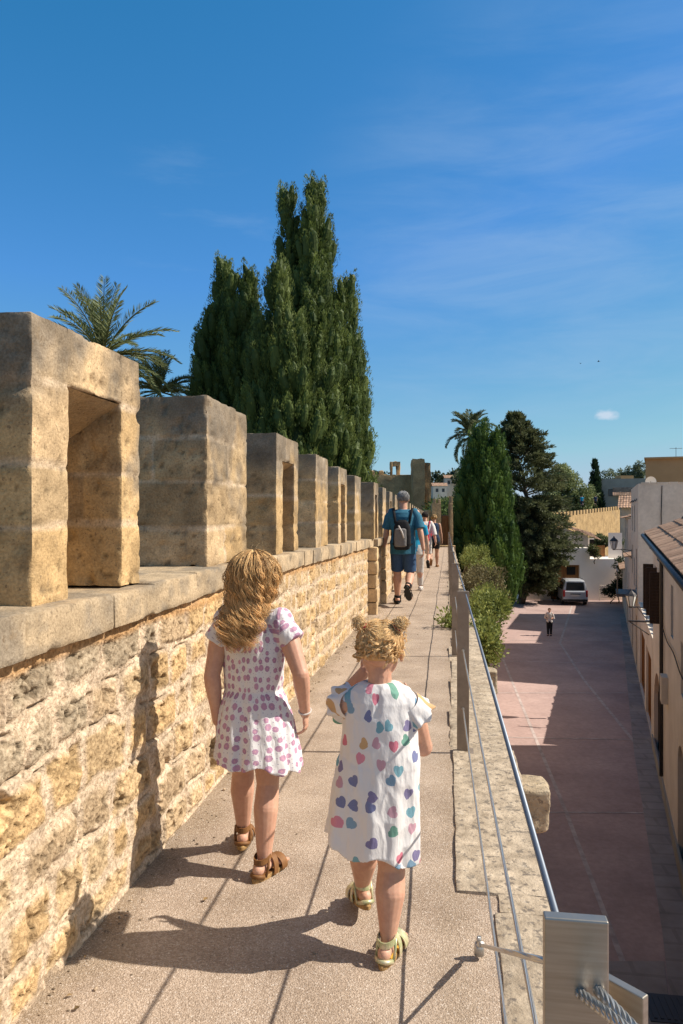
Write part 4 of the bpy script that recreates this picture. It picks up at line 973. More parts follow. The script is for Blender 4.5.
def spire(mb,c,base,top,Rm,nplume,nleaf,ca,cb,lw=(.11,.035),belly=.28,up=1.0,plume=(.5,1.1),core=True,pw=1.05,solid=True):
    H=top-base
    prof=lambda t: np.where(t<belly,.62+.38*np.sqrt(np.clip(t/belly,0,1)),(1-((t-belly)/(1-belly)).clip(0,1)**pw).clip(0,1)**.85)
    if core:
        th=np.linspace(0,2*np.pi,19)[:-1]; zz=np.linspace(0,.80,16); G=[]
        for t in zz:
            r=Rm*prof(np.array(t))*.68*(.8+.4*vn(np.stack([np.cos(th)*2,np.sin(th)*2,np.full(18,t*7)],-1),1,int(top*10)))
            G.append(np.stack([c[0]+r*np.cos(th),c[1]+r*np.sin(th),np.full(18,base+t*H)],-1))
        mb.grid(np.stack(G,0),0,np.array(ca)*.8,close=True)  # core coloured darker, as shade deep between the plumes
    t=1-(1-rng.random(nplume)**.9); t=rng.random(nplume)**1.15
    az=rng.random(nplume)*2*np.pi; rr=Rm*prof(t)*np.where(rng.random(nplume)<.72,rng.uniform(.72,.98,nplume),rng.uniform(.3,.7,nplume))
    pc=np.stack([c[0]+rr*np.cos(az),c[1]+rr*np.sin(az),base+t*H*.97],-1)
    tone=rng.random(nplume)
    for i in range(nplume):
        L=rng.uniform(*plume)*(1-.35*t[i]); ax=np.array([math.cos(az[i])*.30,math.sin(az[i])*.30,up]); ax/=np.linalg.norm(ax)
        s=rng.random(nleaf); pr=.235*np.sin(np.pi*np.clip(s*.85+.12,0,1))*L*rng.uniform(.95,1.15)
        d=rdir(nleaf); d-=np.outer(d@ax,ax); d/=np.linalg.norm(d,axis=1)[:,None]+1e-9
        if solid:
            q_=np.cross(ax,(0,1,.1)); q_/=np.linalg.norm(q_); Rp=np.stack([q_,np.cross(ax,q_),ax],1); m0=len(mb.v)
            mb.ell((0,0,0),(.135*L,.135*L,.40*L),0,mixcol(ca,cb,np.array([.10+.42*tone[i]**2]))[0],10,Rp)
            v=mb.v[m0]; mb.v[m0]=pc[i]+ax*L*.48+v*(.62+.55*vn(v+pc[i],5/L,3))[:,None]
        P=pc[i]+np.outer(s*L,ax)+d*(pr*rng.uniform(.72,1,nleaf))[:,None]
        D=ax*1.15+d*.30+rng.normal(size=(nleaf,3))*.13
        col=mixcol(ca,cb,np.clip(.60*tone[i]**2+.55*(s**1.5)*rng.random(nleaf)**.6+.06*rng.normal(size=nleaf),0,1))  # leaf colour darker at plume bases and paler at tips, painting shade and lit ends
        leaves(mb,P,D,rng.uniform(.7,1.4,nleaf)*lw[0],rng.uniform(.7,1.3,nleaf)*lw[1],col,d)
def spire_tree(name,label,cat,root,spires,ca,cb,nl,lw,group=None,plume=(.75,1.6),den=1.0):
    t=thing(name,label,cat,root,0,group)
    mb=MB(); trunk(mb,(0,0,-.3),(0,0,(spires[0][1]-root[2])*.8),.22,.03); mb.build('trunk',M['bark'],t,smooth=True)
    mb=MB()
    for (dx,top,Rm,dy) in spires:
        h=top-root[2]
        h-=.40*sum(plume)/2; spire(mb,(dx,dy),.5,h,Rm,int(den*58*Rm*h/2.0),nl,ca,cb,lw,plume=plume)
    mb.build('crown',M['leaf'],t)
    return t
def near(px,d,z): p=at(px,HYP,d); p[2]=z; return p
ztop=lambda py,d: CH-(py-HYP)*d/FPX
G1,G2=(.030,.060,.017),(.25,.31,.08)
def px_spires(px0,d,lst): return [((px-px0)*d/FPX,ztop(top,d),Rm,dy) for px,top,Rm,dy in lst]
LW=(.070,.022)
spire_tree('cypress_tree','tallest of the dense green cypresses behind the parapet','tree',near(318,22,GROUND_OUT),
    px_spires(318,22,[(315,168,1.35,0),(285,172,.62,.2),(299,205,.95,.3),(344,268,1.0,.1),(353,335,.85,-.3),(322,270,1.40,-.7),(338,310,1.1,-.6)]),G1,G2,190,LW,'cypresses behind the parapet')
spire_tree('cypress_tree','broad left cypress of the group behind the parapet with a forked top','tree',near(226,23,GROUND_OUT),
    px_spires(226,23,[(226,247,1.10,0),(248,256,.80,.2),(206,325,.95,-.1),(218,295,1.25,-.5),(242,305,1.15,-.6)]),G1,G2,190,LW,'cypresses behind the parapet')
spire_tree('cypress_tree','shorter cypress in front between the two taller ones behind the parapet','tree',near(282,20,GROUND_OUT),
    px_spires(282,20,[(278,256,1.05,0),(262,310,1.0,-.2),(298,315,1.05,-.3),(325,365,.95,.1),(310,350,.8,.2),(345,415,.6,.2),(250,380,.6,0)]),(.034,.066,.018),(.27,.32,.085),190,LW,'cypresses behind the parapet')
# right hand column cypress over the street
spire_tree('cypress_tree','column shaped bright green cypress at the right of the walk','tree',near(483,48,STREET),
    [(-.25,ztop(421,48),1.20,0),(.75,ztop(428,48),1.0,-.1),(1.15,ztop(470,48),.85,-.6),(-.9,ztop(455,48),1.1,0),(.3,ztop(450,48),1.4,-.5),(1.35,ztop(520,48),.75,-.4)],(.026,.064,.016),(.165,.255,.05),170,(.15,.045),None,(1.2,2.6),.55)
spire_tree('cypress_tree','small dark pointed cypress beyond the sunlit town wall','tree',near(595,150,-4),
    [(0,ztop(459,150),1.7,0),(.3,ztop(478,150),1.5,-.2)],(.014,.032,.016),(.05,.085,.035),26,(.5,.19),None,(1.0,2.0),.4)
# dark, dense conifer over the little square: drooping sprays on tiers of limbs
def clump_tree(name,label,root,crown,nc,nl,rc,ca,cb,lw,droop=0,group=None,tr=.25,stub=None,seed=1,core=.0):
    t=thing(name,label,'tree',root,0,group)
    r=np.random.default_rng(seed); C=[]
    while len(C)<nc:
        ex=crown[r.integers(0,len(crown))]; d=r.normal(size=3); d/=np.linalg.norm(d); s=r.random()**.4
        C.append((np.array(ex[:3])+d*np.array(ex[3:6])*s, s))
    mb=MB(); zc=np.mean([c[0][2] for c in C]); top=max(c[0][2] for c in C)
    trunk(mb,(0,0,-.3),(0,0,zc+(top-zc)*.6),tr,tr*.25)
    for k in range(min(14,nc)):
        p=C[k][0]; z0=min(zc*.9,max(zc*.35,p[2]*.7)); trunk(mb,(0,0,z0),p,tr*.35,.03,5,.12)
    mb.build('trunk',M['bark'],t,smooth=True)
    mb=MB()
    if core:
        for ex in crown: 
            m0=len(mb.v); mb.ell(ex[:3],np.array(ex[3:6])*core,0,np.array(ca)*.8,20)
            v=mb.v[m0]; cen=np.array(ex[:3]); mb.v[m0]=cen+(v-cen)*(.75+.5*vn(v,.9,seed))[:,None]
    for (p,s) in C:
        R_=rc*r.uniform(.7,1.3); d=rdir(nl); q=p+d*R_*np.array([1,1,.62])*(rng.random(nl)**.4)[:,None]
        D=d*.7+rng.normal(size=(nl,3))*.5+np.array([0,0,-droop])
        col=mixcol(ca,cb,np.clip(.5*r.random()+.55*rng.random(nl),0,1))
        leaves(mb,q,D,rng.uniform(.7,1.4,nl)*lw[0],rng.uniform(.7,1.3,nl)*lw[1],col,d)
    mb.build('crown',M['leaf'],t)
    return t
def tiered():
    t=thing('conifer_tree','dark brownish green spreading conifer overhanging the square','tree',near(520,55,STREET))
    mb=MB(); H=ztop(426,55)-STREET; trunk(mb,(0,0,-.2),(.9,0,H*.45),.32,.18,8,.06); trunk(mb,(.9,0,H*.45),(-.4,0,H*.93),.18,.03,6,.05)
    lv=MB(); ca,cb=(.030,.040,.018),(.175,.19,.085)
    prof=lambda z: np.interp(z,[.07,.2,.4,.55,.7,.8,.9,1],[1.3,2.4,3.2,3.1,2.6,2.1,1.4,.35])
    n=620
    for k in range(n):
        z=rng.uniform(.09,1.0) if k>40 else rng.uniform(.07,.16); az=rng.random()*2*np.pi; r=prof(z)*rng.uniform(.45,1.05)
        cx=1.2*sstep(0,.3,z)-2.6*max(0,z-.3)**1.15+.2*math.sin(z*9); c=np.array([cx,0,z*H])
        tip=c+np.array([r*math.cos(az),r*math.sin(az),rng.uniform(.0,.55)+(.35 if z>.6 else -.3)])
        if k%5==0: trunk(mb,c*np.array([1,1,.96]),tip,.06,.012,5,.05)
        nl=110; s=rng.random(nl)**.6; base=c+(tip-c)*.35
        ax=(tip-base); L=np.linalg.norm(ax)+.3; ax/=np.linalg.norm(ax)
        d=rdir(nl); w=.48*(1-s*.65)
        q=base+np.outer(s*L,ax)+d*w[:,None]*np.array([1,1,.55])*(rng.random(nl)**.5)[:,None]
        D=ax*.9+d*.6+np.array([0,0,.15])+rng.normal(size=(nl,3))*.3
        tone=rng.random()
        col=mixcol(ca,cb,np.clip(.55*tone+.5*s*rng.random(nl),0,1))
        leaves(lv,q,D,rng.uniform(.7,1.4,nl)*.26,rng.uniform(.7,1.3,nl)*.085,col,d)
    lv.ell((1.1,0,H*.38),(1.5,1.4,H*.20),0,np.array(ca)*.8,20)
    mb.build('trunk',M['bark'],t,smooth=True); lv.build('crown',M['leaf'],t)
tiered()
GA,GB=(.08,.11,.04),(.30,.33,.14)
d=138
clump_tree('broadleaf_tree','pale green leafy tree behind the dark conifer',near(562,d,-5),[(-1.4,0,10.0,3.6,3.0,3.6),(1.8,0,9.5,3.4,3.0,3.4),(.2,0,13.0,2.3,2.4,2.4),(3.8,0,8.5,2.4,2,2.6)],150,100,1.05,GA,GB,(.48,.21),seed=3)
for i,(px,top,d) in enumerate(((610,467,175),(624,464,180),(638,462,178))):
    zt_=ztop(top,d)+5
    clump_tree('broadleaf_tree',['grey green tree behind the grey building, nearest the dark pointed cypress','grey green tree in the middle of the row behind the grey building','grey green tree behind the grey building, next to the ochre block'][i],near(px,d,-5),[(0,0,zt_-2.2,1.9,1.9,2.1),(.8,0,zt_-3.5,1.3,1.3,1.4),(-.8,0,zt_-3.8,1.4,1.3,1.4)],42,60,.62,(.075,.10,.06),(.23,.26,.15),(.5,.22),group='trees behind the grey building',seed=20+i)
clump_tree('bush','dark bush beside the small pointed cypress',near(585,150,-4),[(0,0,7.0,1.2,1,2.8)],25,60,.6,(.018,.03,.015),(.05,.07,.03),(.4,.16),seed=31)
clump_tree('olive_shrub','green shrubs on the slope between the town wall and the lean-to roof',near(601,72,-4.5),[(-.8,0,3.2,1.5,1.2,.5),(.8,0,3.0,1.4,1.2,.5)],50,60,.4,(.05,.07,.025),(.15,.17,.07),(.22,.09),seed=33)
# woods on the hill, read as one mass
mb=MB()
for k in range(130):
    px=rng.uniform(364,470); d=rng.uniform(330,480); X_=at(px,HYP,d)
    base_y=478+rng.uniform(-4,16); z0=ztop(base_y,d); Rr=rng.uniform(1.8,3.6)*(1.3 if px<392 else 1)
    if 434<px<456 and d<350: continue
    if 386<px<432 and base_y<480: continue
    n=90; dd=rdir(n); q=np.array([X_[0],X_[1],z0])+dd*Rr*np.array([1,1,.8])
    tone=rng.random(); leaves(mb,q,dd+rng.normal(size=(n,3))*.5,1.5,.9,mixcol((.025,.04,.02),(.085,.10,.045),np.clip(.5*tone+.5*rng.random(n),0,1)))
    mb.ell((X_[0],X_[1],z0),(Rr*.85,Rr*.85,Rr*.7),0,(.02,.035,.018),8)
tag(mb.build('hill_wood',M['leaf']),'dark wood covering the far hilltop behind the ruin','wood',None,'stuff')
mb=MB()
for k in range(46):
    px=rng.uniform(432,452); d=rng.uniform(52,64); p=at(px,HYP,d); p[2]=ztop(rng.uniform(500,512),d)-.6
    n=80; dd=rdir(n); leaves(mb,p+dd*.9*rng.random((n,1))**.4,dd+rng.normal(size=(n,3))*.5,.3,.13,mixcol((.04,.07,.02),(.14,.19,.05),rng.random(n)))
tag(mb.build('hedge',M['leaf']),'green hedge between the ruin and the cross wall','hedge',None,'stuff')
# palms
def palm(label,root,crown,nf,Lf,ca,cb,dens=60,droop=1.0,azs=None,leaf=(.42,.030),seed=1):
    r=np.random.default_rng(seed)
    t=thing('palm_tree',label,'palm tree',root,0); c=np.array(crown)-np.array(root)
    mb=MB(); P=np.linspace(0,1,24)[:,None]*(c-np.array([0,0,.2])); mb.tube(P,np.where(np.arange(24)%2==0,.21,.17),10); mb.build('trunk',M['bark'],t,smooth=False)
    lv=MB(); st=MB()
    for k in range(nf):
        az=k*2.39996+r.uniform(-.2,.2); el=r.uniform(.25,1.45) if k>nf*.25 else r.uniform(-.6,.25); L=Lf*r.uniform(.8,1.1)
        n=22; s=np.linspace(0,1,n); ang=el-droop*s**1.6*(.55+.55*math.cos(el))
        dx=np.cos(ang); dz=np.sin(ang); hx=np.cumsum(dx)*L/n; hz=np.cumsum(dz)*L/n
        R_=np.stack([c[0]+hx*math.cos(az),c[1]+hx*math.sin(az),c[2]+hz],-1)
        st.tube(R_,np.linspace(.028,.006,n),5,0,(.20,.19,.07))
        T=np.gradient(R_,axis=0); T/=np.linalg.norm(T,axis=1)[:,None]
        side=np.array([-math.sin(az),math.cos(az),0])
        m=dens; tt=np.linspace(.10,1,m); idx=tt*(n-1); i0=np.clip(idx.astype(int),0,n-2); f=(idx-i0)[:,None]
        Q=R_[i0]*(1-f)+R_[i0+1]*f; TT=T[i0]
        nn=np.cross(TT,side)
        for sg in (-1,1):
            Dv=TT*.85+sg*side*.75+nn*r.uniform(.1,.35)+np.array([0,0,-.12])+r.normal(size=(m,3))*.10
            ln=leaf[0]*np.sin(np.pi*np.clip(.12+tt*.80,0,1))**.6*Lf/2.3
            tone=r.random()*.5
            leaves(lv,Q,Dv,ln,leaf[1]*Lf/2.3,mixcol(ca,cb,np.clip(tone+.5*r.random(m),0,1)))
    st.build('frond_stems',M['leaf'],t); lv.build('fronds',M['leaf'],t)
PA,PB=(.07,.10,.04),(.30,.33,.15)
palm('tall feathery palm rising behind the first loopholed merlon',near(103,20,GROUND_OUT),near(103,20,ztop(356,20)),40,2.0,PA,PB,seed=4,droop=.8)
palm('low pale palm beside the cypress behind the parapet',near(162,23,GROUND_OUT),near(160,23,ztop(392,23)),34,1.55,(.09,.11,.04),(.26,.27,.11),seed=5,droop=1.0)
palm('grey green palm top showing behind the column cypress',near(471,62,STREET),near(470,62,ztop(436,62)),34,2.5,(.06,.085,.04),(.20,.22,.11),seed=6,droop=1.5,leaf=(.5,.06))
# wild shrubs rooted in the wall outside the railing
def shrub(label,cx,cy,cz,rx,ry,rz,n,seed,ca=(.075,.105,.025),cb=(.33,.35,.09),name='caper_bush'):
    r=np.random.default_rng(seed); fl=thing(name,label,'bush',(cx,cy,cz-rz),0,'bushes on the rampart edge')
    mb=MB()
    for k in range(26):
        d=rdir(1)[0]*np.array([rx,ry,rz])*r.uniform(.6,1); mb.tube([(-.35 if cx>.4 else 0,0,rz*.3),tuple(np.array([0,0,rz])+d*.5),tuple(np.array([0,0,rz])+d)],[.014,.009,.004],5,0,(.16,.11,.05))
    mb.build('stems',M['leaf'],fl)
    mb=MB(); nc=n//60; ns=max(3,int(ry*7))
    sub_=[(np.array([0,0,rz])+rdir(1)[0]*np.array([rx*.8,ry*.95,rz*.75])*(r.random()**.4),r.uniform(.45,.95)) for _ in range(ns)]
    for k in range(nc):
        cc_,sz=sub_[r.integers(0,ns)]; d=rdir(1)[0]; p=cc_+d*np.array([.20,.30,.20])*sz*(r.random()**.4)
        if r.random()<.12: p=p+np.array([r.uniform(0,.18) if cx>.4 else 0,r.normal()*.15,-r.uniform(0,.35)*min(1,rz*2)])
        m=60; dd=rdir(m); q=p+dd*.15*(rng.random(m)**.5)[:,None]; tone=r.random()
        leaves(mb,q,dd+np.array([0,0,.5])+rng.normal(size=(m,3))*.5,rng.uniform(.035,.075,m),rng.uniform(.018,.034,m),mixcol(ca,cb,np.clip(.5*tone+.6*rng.random(m),0,1)))
    mb.build('leaves',M['leaf'],fl)
shrub('low yellow green bush nearest the camera outside the railing',.53,9.7,-.30,.17,.8,.27,4600,1)
shrub('spreading green bush in the middle outside the railing',.62,11.9,-.20,.27,1.25,.38,8000,2)
shrub('brown twiggy bush farther along outside the railing',.70,15.2,-.03,.41,1.7,.45,9000,3,(.09,.075,.035),(.24,.20,.09))
shrub('green bush farthest along outside the railing under the cypress',.75,20.5,.02,.46,2.7,.50,9000,4)
shrub('small tuft of weeds at the foot of a railing post',.12,9.6,-.02,.07,.25,.07,600,5,name='weed_tuft')
# climbing plant and pots by the white wall
clump_tree('climbing_plant','dark climber in a pot against the white wall right of the van',near(618,55.5,STREET),[(0,0,2.6,.45,.4,.9),(.1,0,1.2,.3,.3,.6)],26,60,.28,(.015,.03,.012),(.05,.08,.03),(.16,.08),tr=.05,seed=41)
clump_tree('potted_shrub','dark potted shrub on the paving below the climber',near(612,55,STREET),[(0,0,.9,.7,.4,.45)],20,60,.25,(.012,.02,.01),(.04,.06,.025),(.15,.07),tr=.05,seed=42)
clump_tree('terrace_plant','leafy plant standing on the terrace beside the dark doorway',near(594.5,56.3,eZ(559)),[(0,0,.7,.4,.3,.65)],18,50,.22,(.03,.05,.015),(.14,.15,.05),(.14,.07),tr=.04,seed=43)
clump_tree('vine_plant','green and orange flowering vine over the garage frontage',near(553,56.6,STREET),[(0,0,.8,.3,.2,.8)],14,50,.2,(.04,.05,.015),(.16,.13,.05),(.14,.07),tr=.04,seed=44)
# ================================================================ PEOPLE
def ik(a,c,l1,l2,pole):
    a=np.array(a,float); c=np.array(c,float); d=c-a; L=np.linalg.norm(d)
    if L>(l1+l2)*.998: c=a+d/L*(l1+l2)*.998; d=c-a; L=np.linalg.norm(d)
    u=d/L; p=np.array(pole,float); p-=u*(p@u); p/=np.linalg.norm(p)
    x=(l1*l1-l2*l2+L*L)/(2*L); h=math.sqrt(max(l1*l1-x*x,0))
    return a+u*x+p*h, c
def capsule(mb,p0,p1,r0,r1,k=12,mid=None):
    p0=np.array(p0,float); p1=np.array(p1,float)
    n=9; t=np.linspace(0,1,n); P=p0+(p1-p0)*t[:,None]; r=r0+(r1-r0)*t
    if mid: 
        for (tm,dr,w) in mid: r=r+dr*np.exp(-((t-tm)/w)**2)
    mb.tube(P,r,k); mb.ell(p0,(r[0]*.995,)*3,0,(1,1,1),k); mb.ell(p1,(r[-1]*.995,)*3,0,(1,1,1),k)
def rotm(yaw=0,pitch=0,roll=0):
    cy,sy=math.cos(yaw),math.sin(yaw); cp,sp=math.cos(pitch),math.sin(pitch); cr,sr=math.cos(roll),math.sin(roll)
    return np.array([[cy,-sy,0],[sy,cy,0],[0,0,1]])@np.array([[1,0,0],[0,cp,-sp],[0,sp,cp]])@np.array([[cr,0,sr],[0,1,0],[-sr,0,cr]])
def hand(mb,w,d,nrm,hs,thumb,curl=.35):
    d=np.array(d,float); d/=np.linalg.norm(d); nrm=np.array(nrm,float); nrm-=d*(nrm@d); nrm/=np.linalg.norm(nrm); s=np.cross(d,nrm)
    if s@np.array(thumb)<0: s=-s
    w=np.array(w,float)
    Rm=np.stack([s,nrm,d],1)
    mb.ell(w+d*hs*.24,(hs*.20,hs*.085,hs*.28),0,(1,1,1),14,Rm)
    mb.ell(w+d*hs*.42,(hs*.205,hs*.075,hs*.10),0,(1,1,1),12,Rm)
    for i,(off,ln) in enumerate(((.165,.42),(.055,.47),(-.06,.44),(-.165,.34))):
        p=w+d*hs*.45+s*hs*off; a=.10+curl*(.5+.18*i); dd=d+s*off*.35; dd/=np.linalg.norm(dd)
        L=ln*hs*1.02; r=hs*.043
        for k,f in enumerate((.45,.32,.25)):
            v=dd*math.cos(a)+nrm*math.sin(a); q=p+v*L*f; capsule(mb,p,q,r,r*.92,8); p=q; r*=.9; a+=curl*(1.1 if k==0 else .8)
    p=w+d*hs*.14+s*hs*.15; q=p+(s*.75+d*.62+nrm*.25)*hs*.22; capsule(mb,p,q,hs*.060,hs*.048,8); capsule(mb,q,q+(s*.2+d*.9+nrm*.35)*hs*.20,hs*.048,hs*.038,8)
class Fig: pass
def ringz(z,rx,ry,cx=0,cy=0,k=40,fold=None):
    a=np.arange(k)/k*2*np.pi; f=1 if fold is None else fold(a)
    return np.stack([cx+rx*f*np.sin(a),cy-ry*f*np.cos(a),np.full(k,z)+0*a],-1)
def figure(H,hh,hw,sw,hipz,ank,fyaw,fpitch,wr,pole,hdir,hnrm,lean=0,hyaw=0,hpitch=0,g=1.0,curl=(.35,.35),foot=.152):
    """joints + skin shape in local space: origin between the feet, facing +Y"""
    J=Fig(); mb=MB(); J.mb=mb; J.H=H; J.hh=hh
    shz=H-hh*1.36; J.shz=shz; J.neck=np.array([0,lean*.95,H-hh*1.22]); J.sh={}; J.el={}; J.wr={}; J.hip={}; J.kn={}; J.an={}; J.F={}
    l1=(hipz-.05*H)*.515; l2=(hipz-.05*H)*.50
    ua,fa=.172*H,.152*H
    for i,sd in enumerate((-1,1)):
        hp_=np.array([sd*hw*.52,0,hipz]); J.hip[sd]=hp_
        kn,an_=ik(hp_,ank[i],l1,l2,(sd*.05,1,0)); J.kn[sd]=kn; J.an[sd]=an_
        s_=np.array([sd*sw*.86,lean*.9,shz-.012*H]); J.sh[sd]=s_
        el,w_=ik(s_,wr[i],ua,fa,pole[i]); J.el[sd]=el; J.wr[sd]=w_
        # leg
        capsule(mb,hp_+np.array([0,0,-.01*H]),kn,.058*H*g,.036*H*g,16,[(.25,.006*H,.3)])
        kb=kn+(an_-kn)*.32+np.array([0,-.010*H,0])
        capsule(mb,kn,kb,.036*H*g,.0395*H*g,16); capsule(mb,kb,an_,.0395*H*g,.0215*H,16)
        # foot
        fl=foot*H; ah=.040*H; F=rotm(fyaw[i],-fpitch[i]); J.F[sd]=(F,an_,fl,ah)
        T=lambda p:an_+F@np.array(p,float)
        mb.ell(T((0,-.20*fl,-ah+.135*fl)),(.135*fl,.15*fl,.135*fl),0,(1,1,1),14,F)
        capsule(mb,T((0,-.12*fl,-ah+.15*fl)),T((0,.40*fl,-ah+.10*fl)),.135*fl,.10*fl,12)
        mb.ell(T((.01*fl*sd,.48*fl,-ah+.085*fl)),(.19*fl,.20*fl,.085*fl),0,(1,1,1),14,F)
        for k in range(5):
            x=(-.125+.065*k)*sd*-1; ln=(.15,.145,.125,.10,.07)[k]; r=(.052,.038,.036,.034,.032)[k]*fl
            capsule(mb,T((x*fl,.56*fl,-ah+.06*fl)),T((x*1.1*fl,(.56+ln)*fl,-ah+.04*fl)),r*1.1,r,8)
        # arm
        capsule(mb,s_,el,.033*H*g,.0255*H*g,14,[(.4,.003*H,.3)]); capsule(mb,el,w_,.0255*H*g,.0165*H*g,14,[(.25,.003*H,.25)])
        hand(mb,w_,hdir[i],hnrm[i],.098*H,(0,.8,.6) if abs(np.array(hdir[i])[2])>.5 else (-sd,0,1),curl[i])
    # trunk
    cy=lambda z: lean*np.clip((z-hipz)/(shz-hipz),0,1)
    zz=lambda t: hipz+(shz-hipz)*t
    rings=[(zz(-.16),hw*.55,hw*.55),(zz(-.05),hw*.98,hw*.78),(zz(.10),hw*.97,hw*.76),(zz(.36),hw*.80*(.5+.5*g),hw*.64*g),(zz(.62),sw*.74,hw*.70),(zz(.85),sw*.84,hw*.66),(zz(.97),sw*.80,hw*.48),(zz(1.06),sw*.42,hw*.34)]
    J.rings=rings; J.cy=cy
    mb.loft([ringz(z,a,b,0,cy(z)) for z,a,b in rings])
    capsule(mb,(0,lean*.93,shz-.01*H),(0,lean+.012*H,H-hh*.80),.036*H*(.6+.4*g),.033*H*(.6+.4*g),16)
    # head
    Rh=rotm(hyaw,hpitch); c=np.array([0,lean+.016*H,H-hh*.53]); J.hc=c; J.Rh=Rh
    T=lambda p:c+Rh@(np.array(p,float)*hh)
    mb.ell(T((0,-.045,.11)),np.array([.365,.44,.375])*hh,0,(1,1,1),24,Rh)
    mb.ell(T((0,.10,-.12)),np.array([.31,.32,.35])*hh,0,(1,1,1),20,Rh)
    mb.ell(T((0,.235,-.37)),np.array([.15,.14,.10])*hh,0,(1,1,1),12,Rh)
    capsule(mb,T((0,.41,.04)),T((0,.475,-.10)),.035*hh,.055*hh,8)
    for s in (-1,1):
        mb.ell(T((s*.055,.43,-.125)),np.array([.045,.05,.035])*hh,0,(1,1,1),8,Rh)
        mb.ell(T((s*.36,-.02,-.06)),np.array([.045,.085,.13])*hh,0,(1,1,1),12,Rh)
        mb.ell(T((s*.19,.33,-.14)),np.array([.12,.09,.11])*hh,0,(1,1,1),10,Rh)
        mb.ell(T((s*.15,.375,.085)),np.array([.10,.05,.03])*hh,0,(1,1,1),8,Rh)
    mb.ell(T((0,.395,-.235)),np.array([.105,.045,.022])*hh,0,(1,1,1),10,Rh); mb.ell(T((0,.388,-.278)),np.array([.095,.045,.025])*hh,0,(1,1,1),10,Rh)
    J.T=T
    return J
def crease(o,amp,sx,sz,seed):
    me=o.data; V=verts_of(me); n=np.empty(len(V)*3,np.float32); me.vertices.foreach_get('normal',n); n=n.reshape(-1,3)
    P=V*np.array([sx,sx,sz]); a=fbm(P+fbm(V,6,seed)[:,None]*.35*sx*.1,1.0,seed+1,3)-.5; b=1-np.abs(fbm(P*1.7,1.0,seed+9,2)-.5)*4
    set_verts(me,V+n*(amp*(a*1.6+.35*np.clip(b,0,1)-.15))[:,None])
def finish(J,root,skin,vox,sm=4):
    b=remesh(J.mb,'body',skin,vox,sm,root)
    for s in (-1,1):
        mb=MB(); mb.ell(J.T((s*.145,.365,.015)),np.array([.058,.045,.04])*J.hh,0,(1,1,1),12,J.Rh); e=mb.build('eye',M['eyewhite'],b,smooth=True)
        mb=MB(); mb.ell(J.T((s*.145,.398,.015)),np.array([.028,.014,.028])*J.hh,0,(1,1,1),10,J.Rh); mb.build('iris',M['eyedark'],b,smooth=True)
    return b
def sandal(J,sd,root,strap,sole,foot,thick=.017,buckle=False):
    F,an_,fl,ah=J.F[sd]; T=lambda p:an_+F@np.array(p,float)
    a=np.arange(36)/36*2*np.pi
    ox=lambda t:.150*fl+.065*fl*sstep(-.2,.8,np.sin(t))
    out=np.stack([ox(a)*np.cos(a)*1.06,.20*fl+.60*fl*np.sin(a)],-1)
    ring=lambda z,s:np.array([T((x*s,.19*fl+(y-.19*fl)*s,z)) for x,y in out])
    z0=-ah-thick; root_s=None
    mb=MB(); mb.loft([ring(z0,.96),ring(z0+.003,1.0),ring(-ah-.003,1.02),ring(-ah+.002,.99)]); s=mb.build('sandal',sole,root,smooth=False)
    mb=MB(); mb.loft([ring(-ah+.001,.94),ring(-ah+.004,.94)]); mb.build('footbed',foot,s)
    def band(c,rx,rz,w,tilt,k=26,half=False,nm='strap'):
        m2=MB(); aa=np.linspace(0,2*np.pi,k+1) if not half else np.linspace(-.15,np.pi+.15,k+1)
        G=[]
        for e,r in ((-w/2,1.0),(w/2,1.0),(w/2,1.10),(-w/2,1.10)):
            row=[]
            for t in aa:
                x=rx*r*math.cos(t); q=rz*r*math.sin(t)
                if half: p=(x,c[1]+e+tilt*q,c[2]+q)      # over the instep
                else: p=(x,c[1]+q,c[2]+e+tilt*q)         # round the ankle
                row.append(T(p))
            G.append(row)
        G.append(G[0]); m2.grid(np.array(G).transpose(1,0,2)); m2.build(nm,strap,s,smooth=False)
    band((0,-.055*fl,-ah+.36*fl),.160*fl,.205*fl,.12*fl,.22)
    band((0,.17*fl,-ah),.195*fl,.29*fl,.15*fl,.25,half=True)
    band((0,.46*fl,-ah),.225*fl,.21*fl,.20*fl,.1,half=True)
    for sx in (-1,1):
        m2=MB(); m2.tube([T((sx*.165*fl,-.16*fl,-ah)),T((sx*.178*fl,-.09*fl,-ah+.20*fl)),T((sx*.172*fl,-.04*fl,-ah+.38*fl))],[.03*fl,.032*fl,.03*fl],6); m2.build('strap',strap,s,smooth=True)
    m2=MB(); m2.tube([T((.16*fl,-.20*fl,-ah+.02*fl)),T((.09*fl,-.325*fl,-ah+.05*fl)),T((0,-.36*fl,-ah+.06*fl)),T((-.09*fl,-.325*fl,-ah+.05*fl)),T((-.16*fl,-.20*fl,-ah+.02*fl))],.045*fl,6); m2.build('heel_cup',strap,s,smooth=True)
    return s
def strand_mesh(paths,rad,cols,root,name='hair',sides=4):
    mb=MB()
    for P,c,r in zip(paths,cols,rad):
        n=len(P); t=np.linspace(0,1,n); mb.tube(P,r*np.clip(1.15-t**3*.85,.15,1),sides,0,np.array(c)*(.85+.3*t)[:,None] if np.ndim(c)==1 else c)
    return mb.build(name,M['hair'],root,smooth=True)
def haircol(r,dark=(.16,.085,.035),light=(.60,.40,.185),p=1.0):
    t=r.random()**p; return np.array(dark)*(1-t)+np.array(light)*t

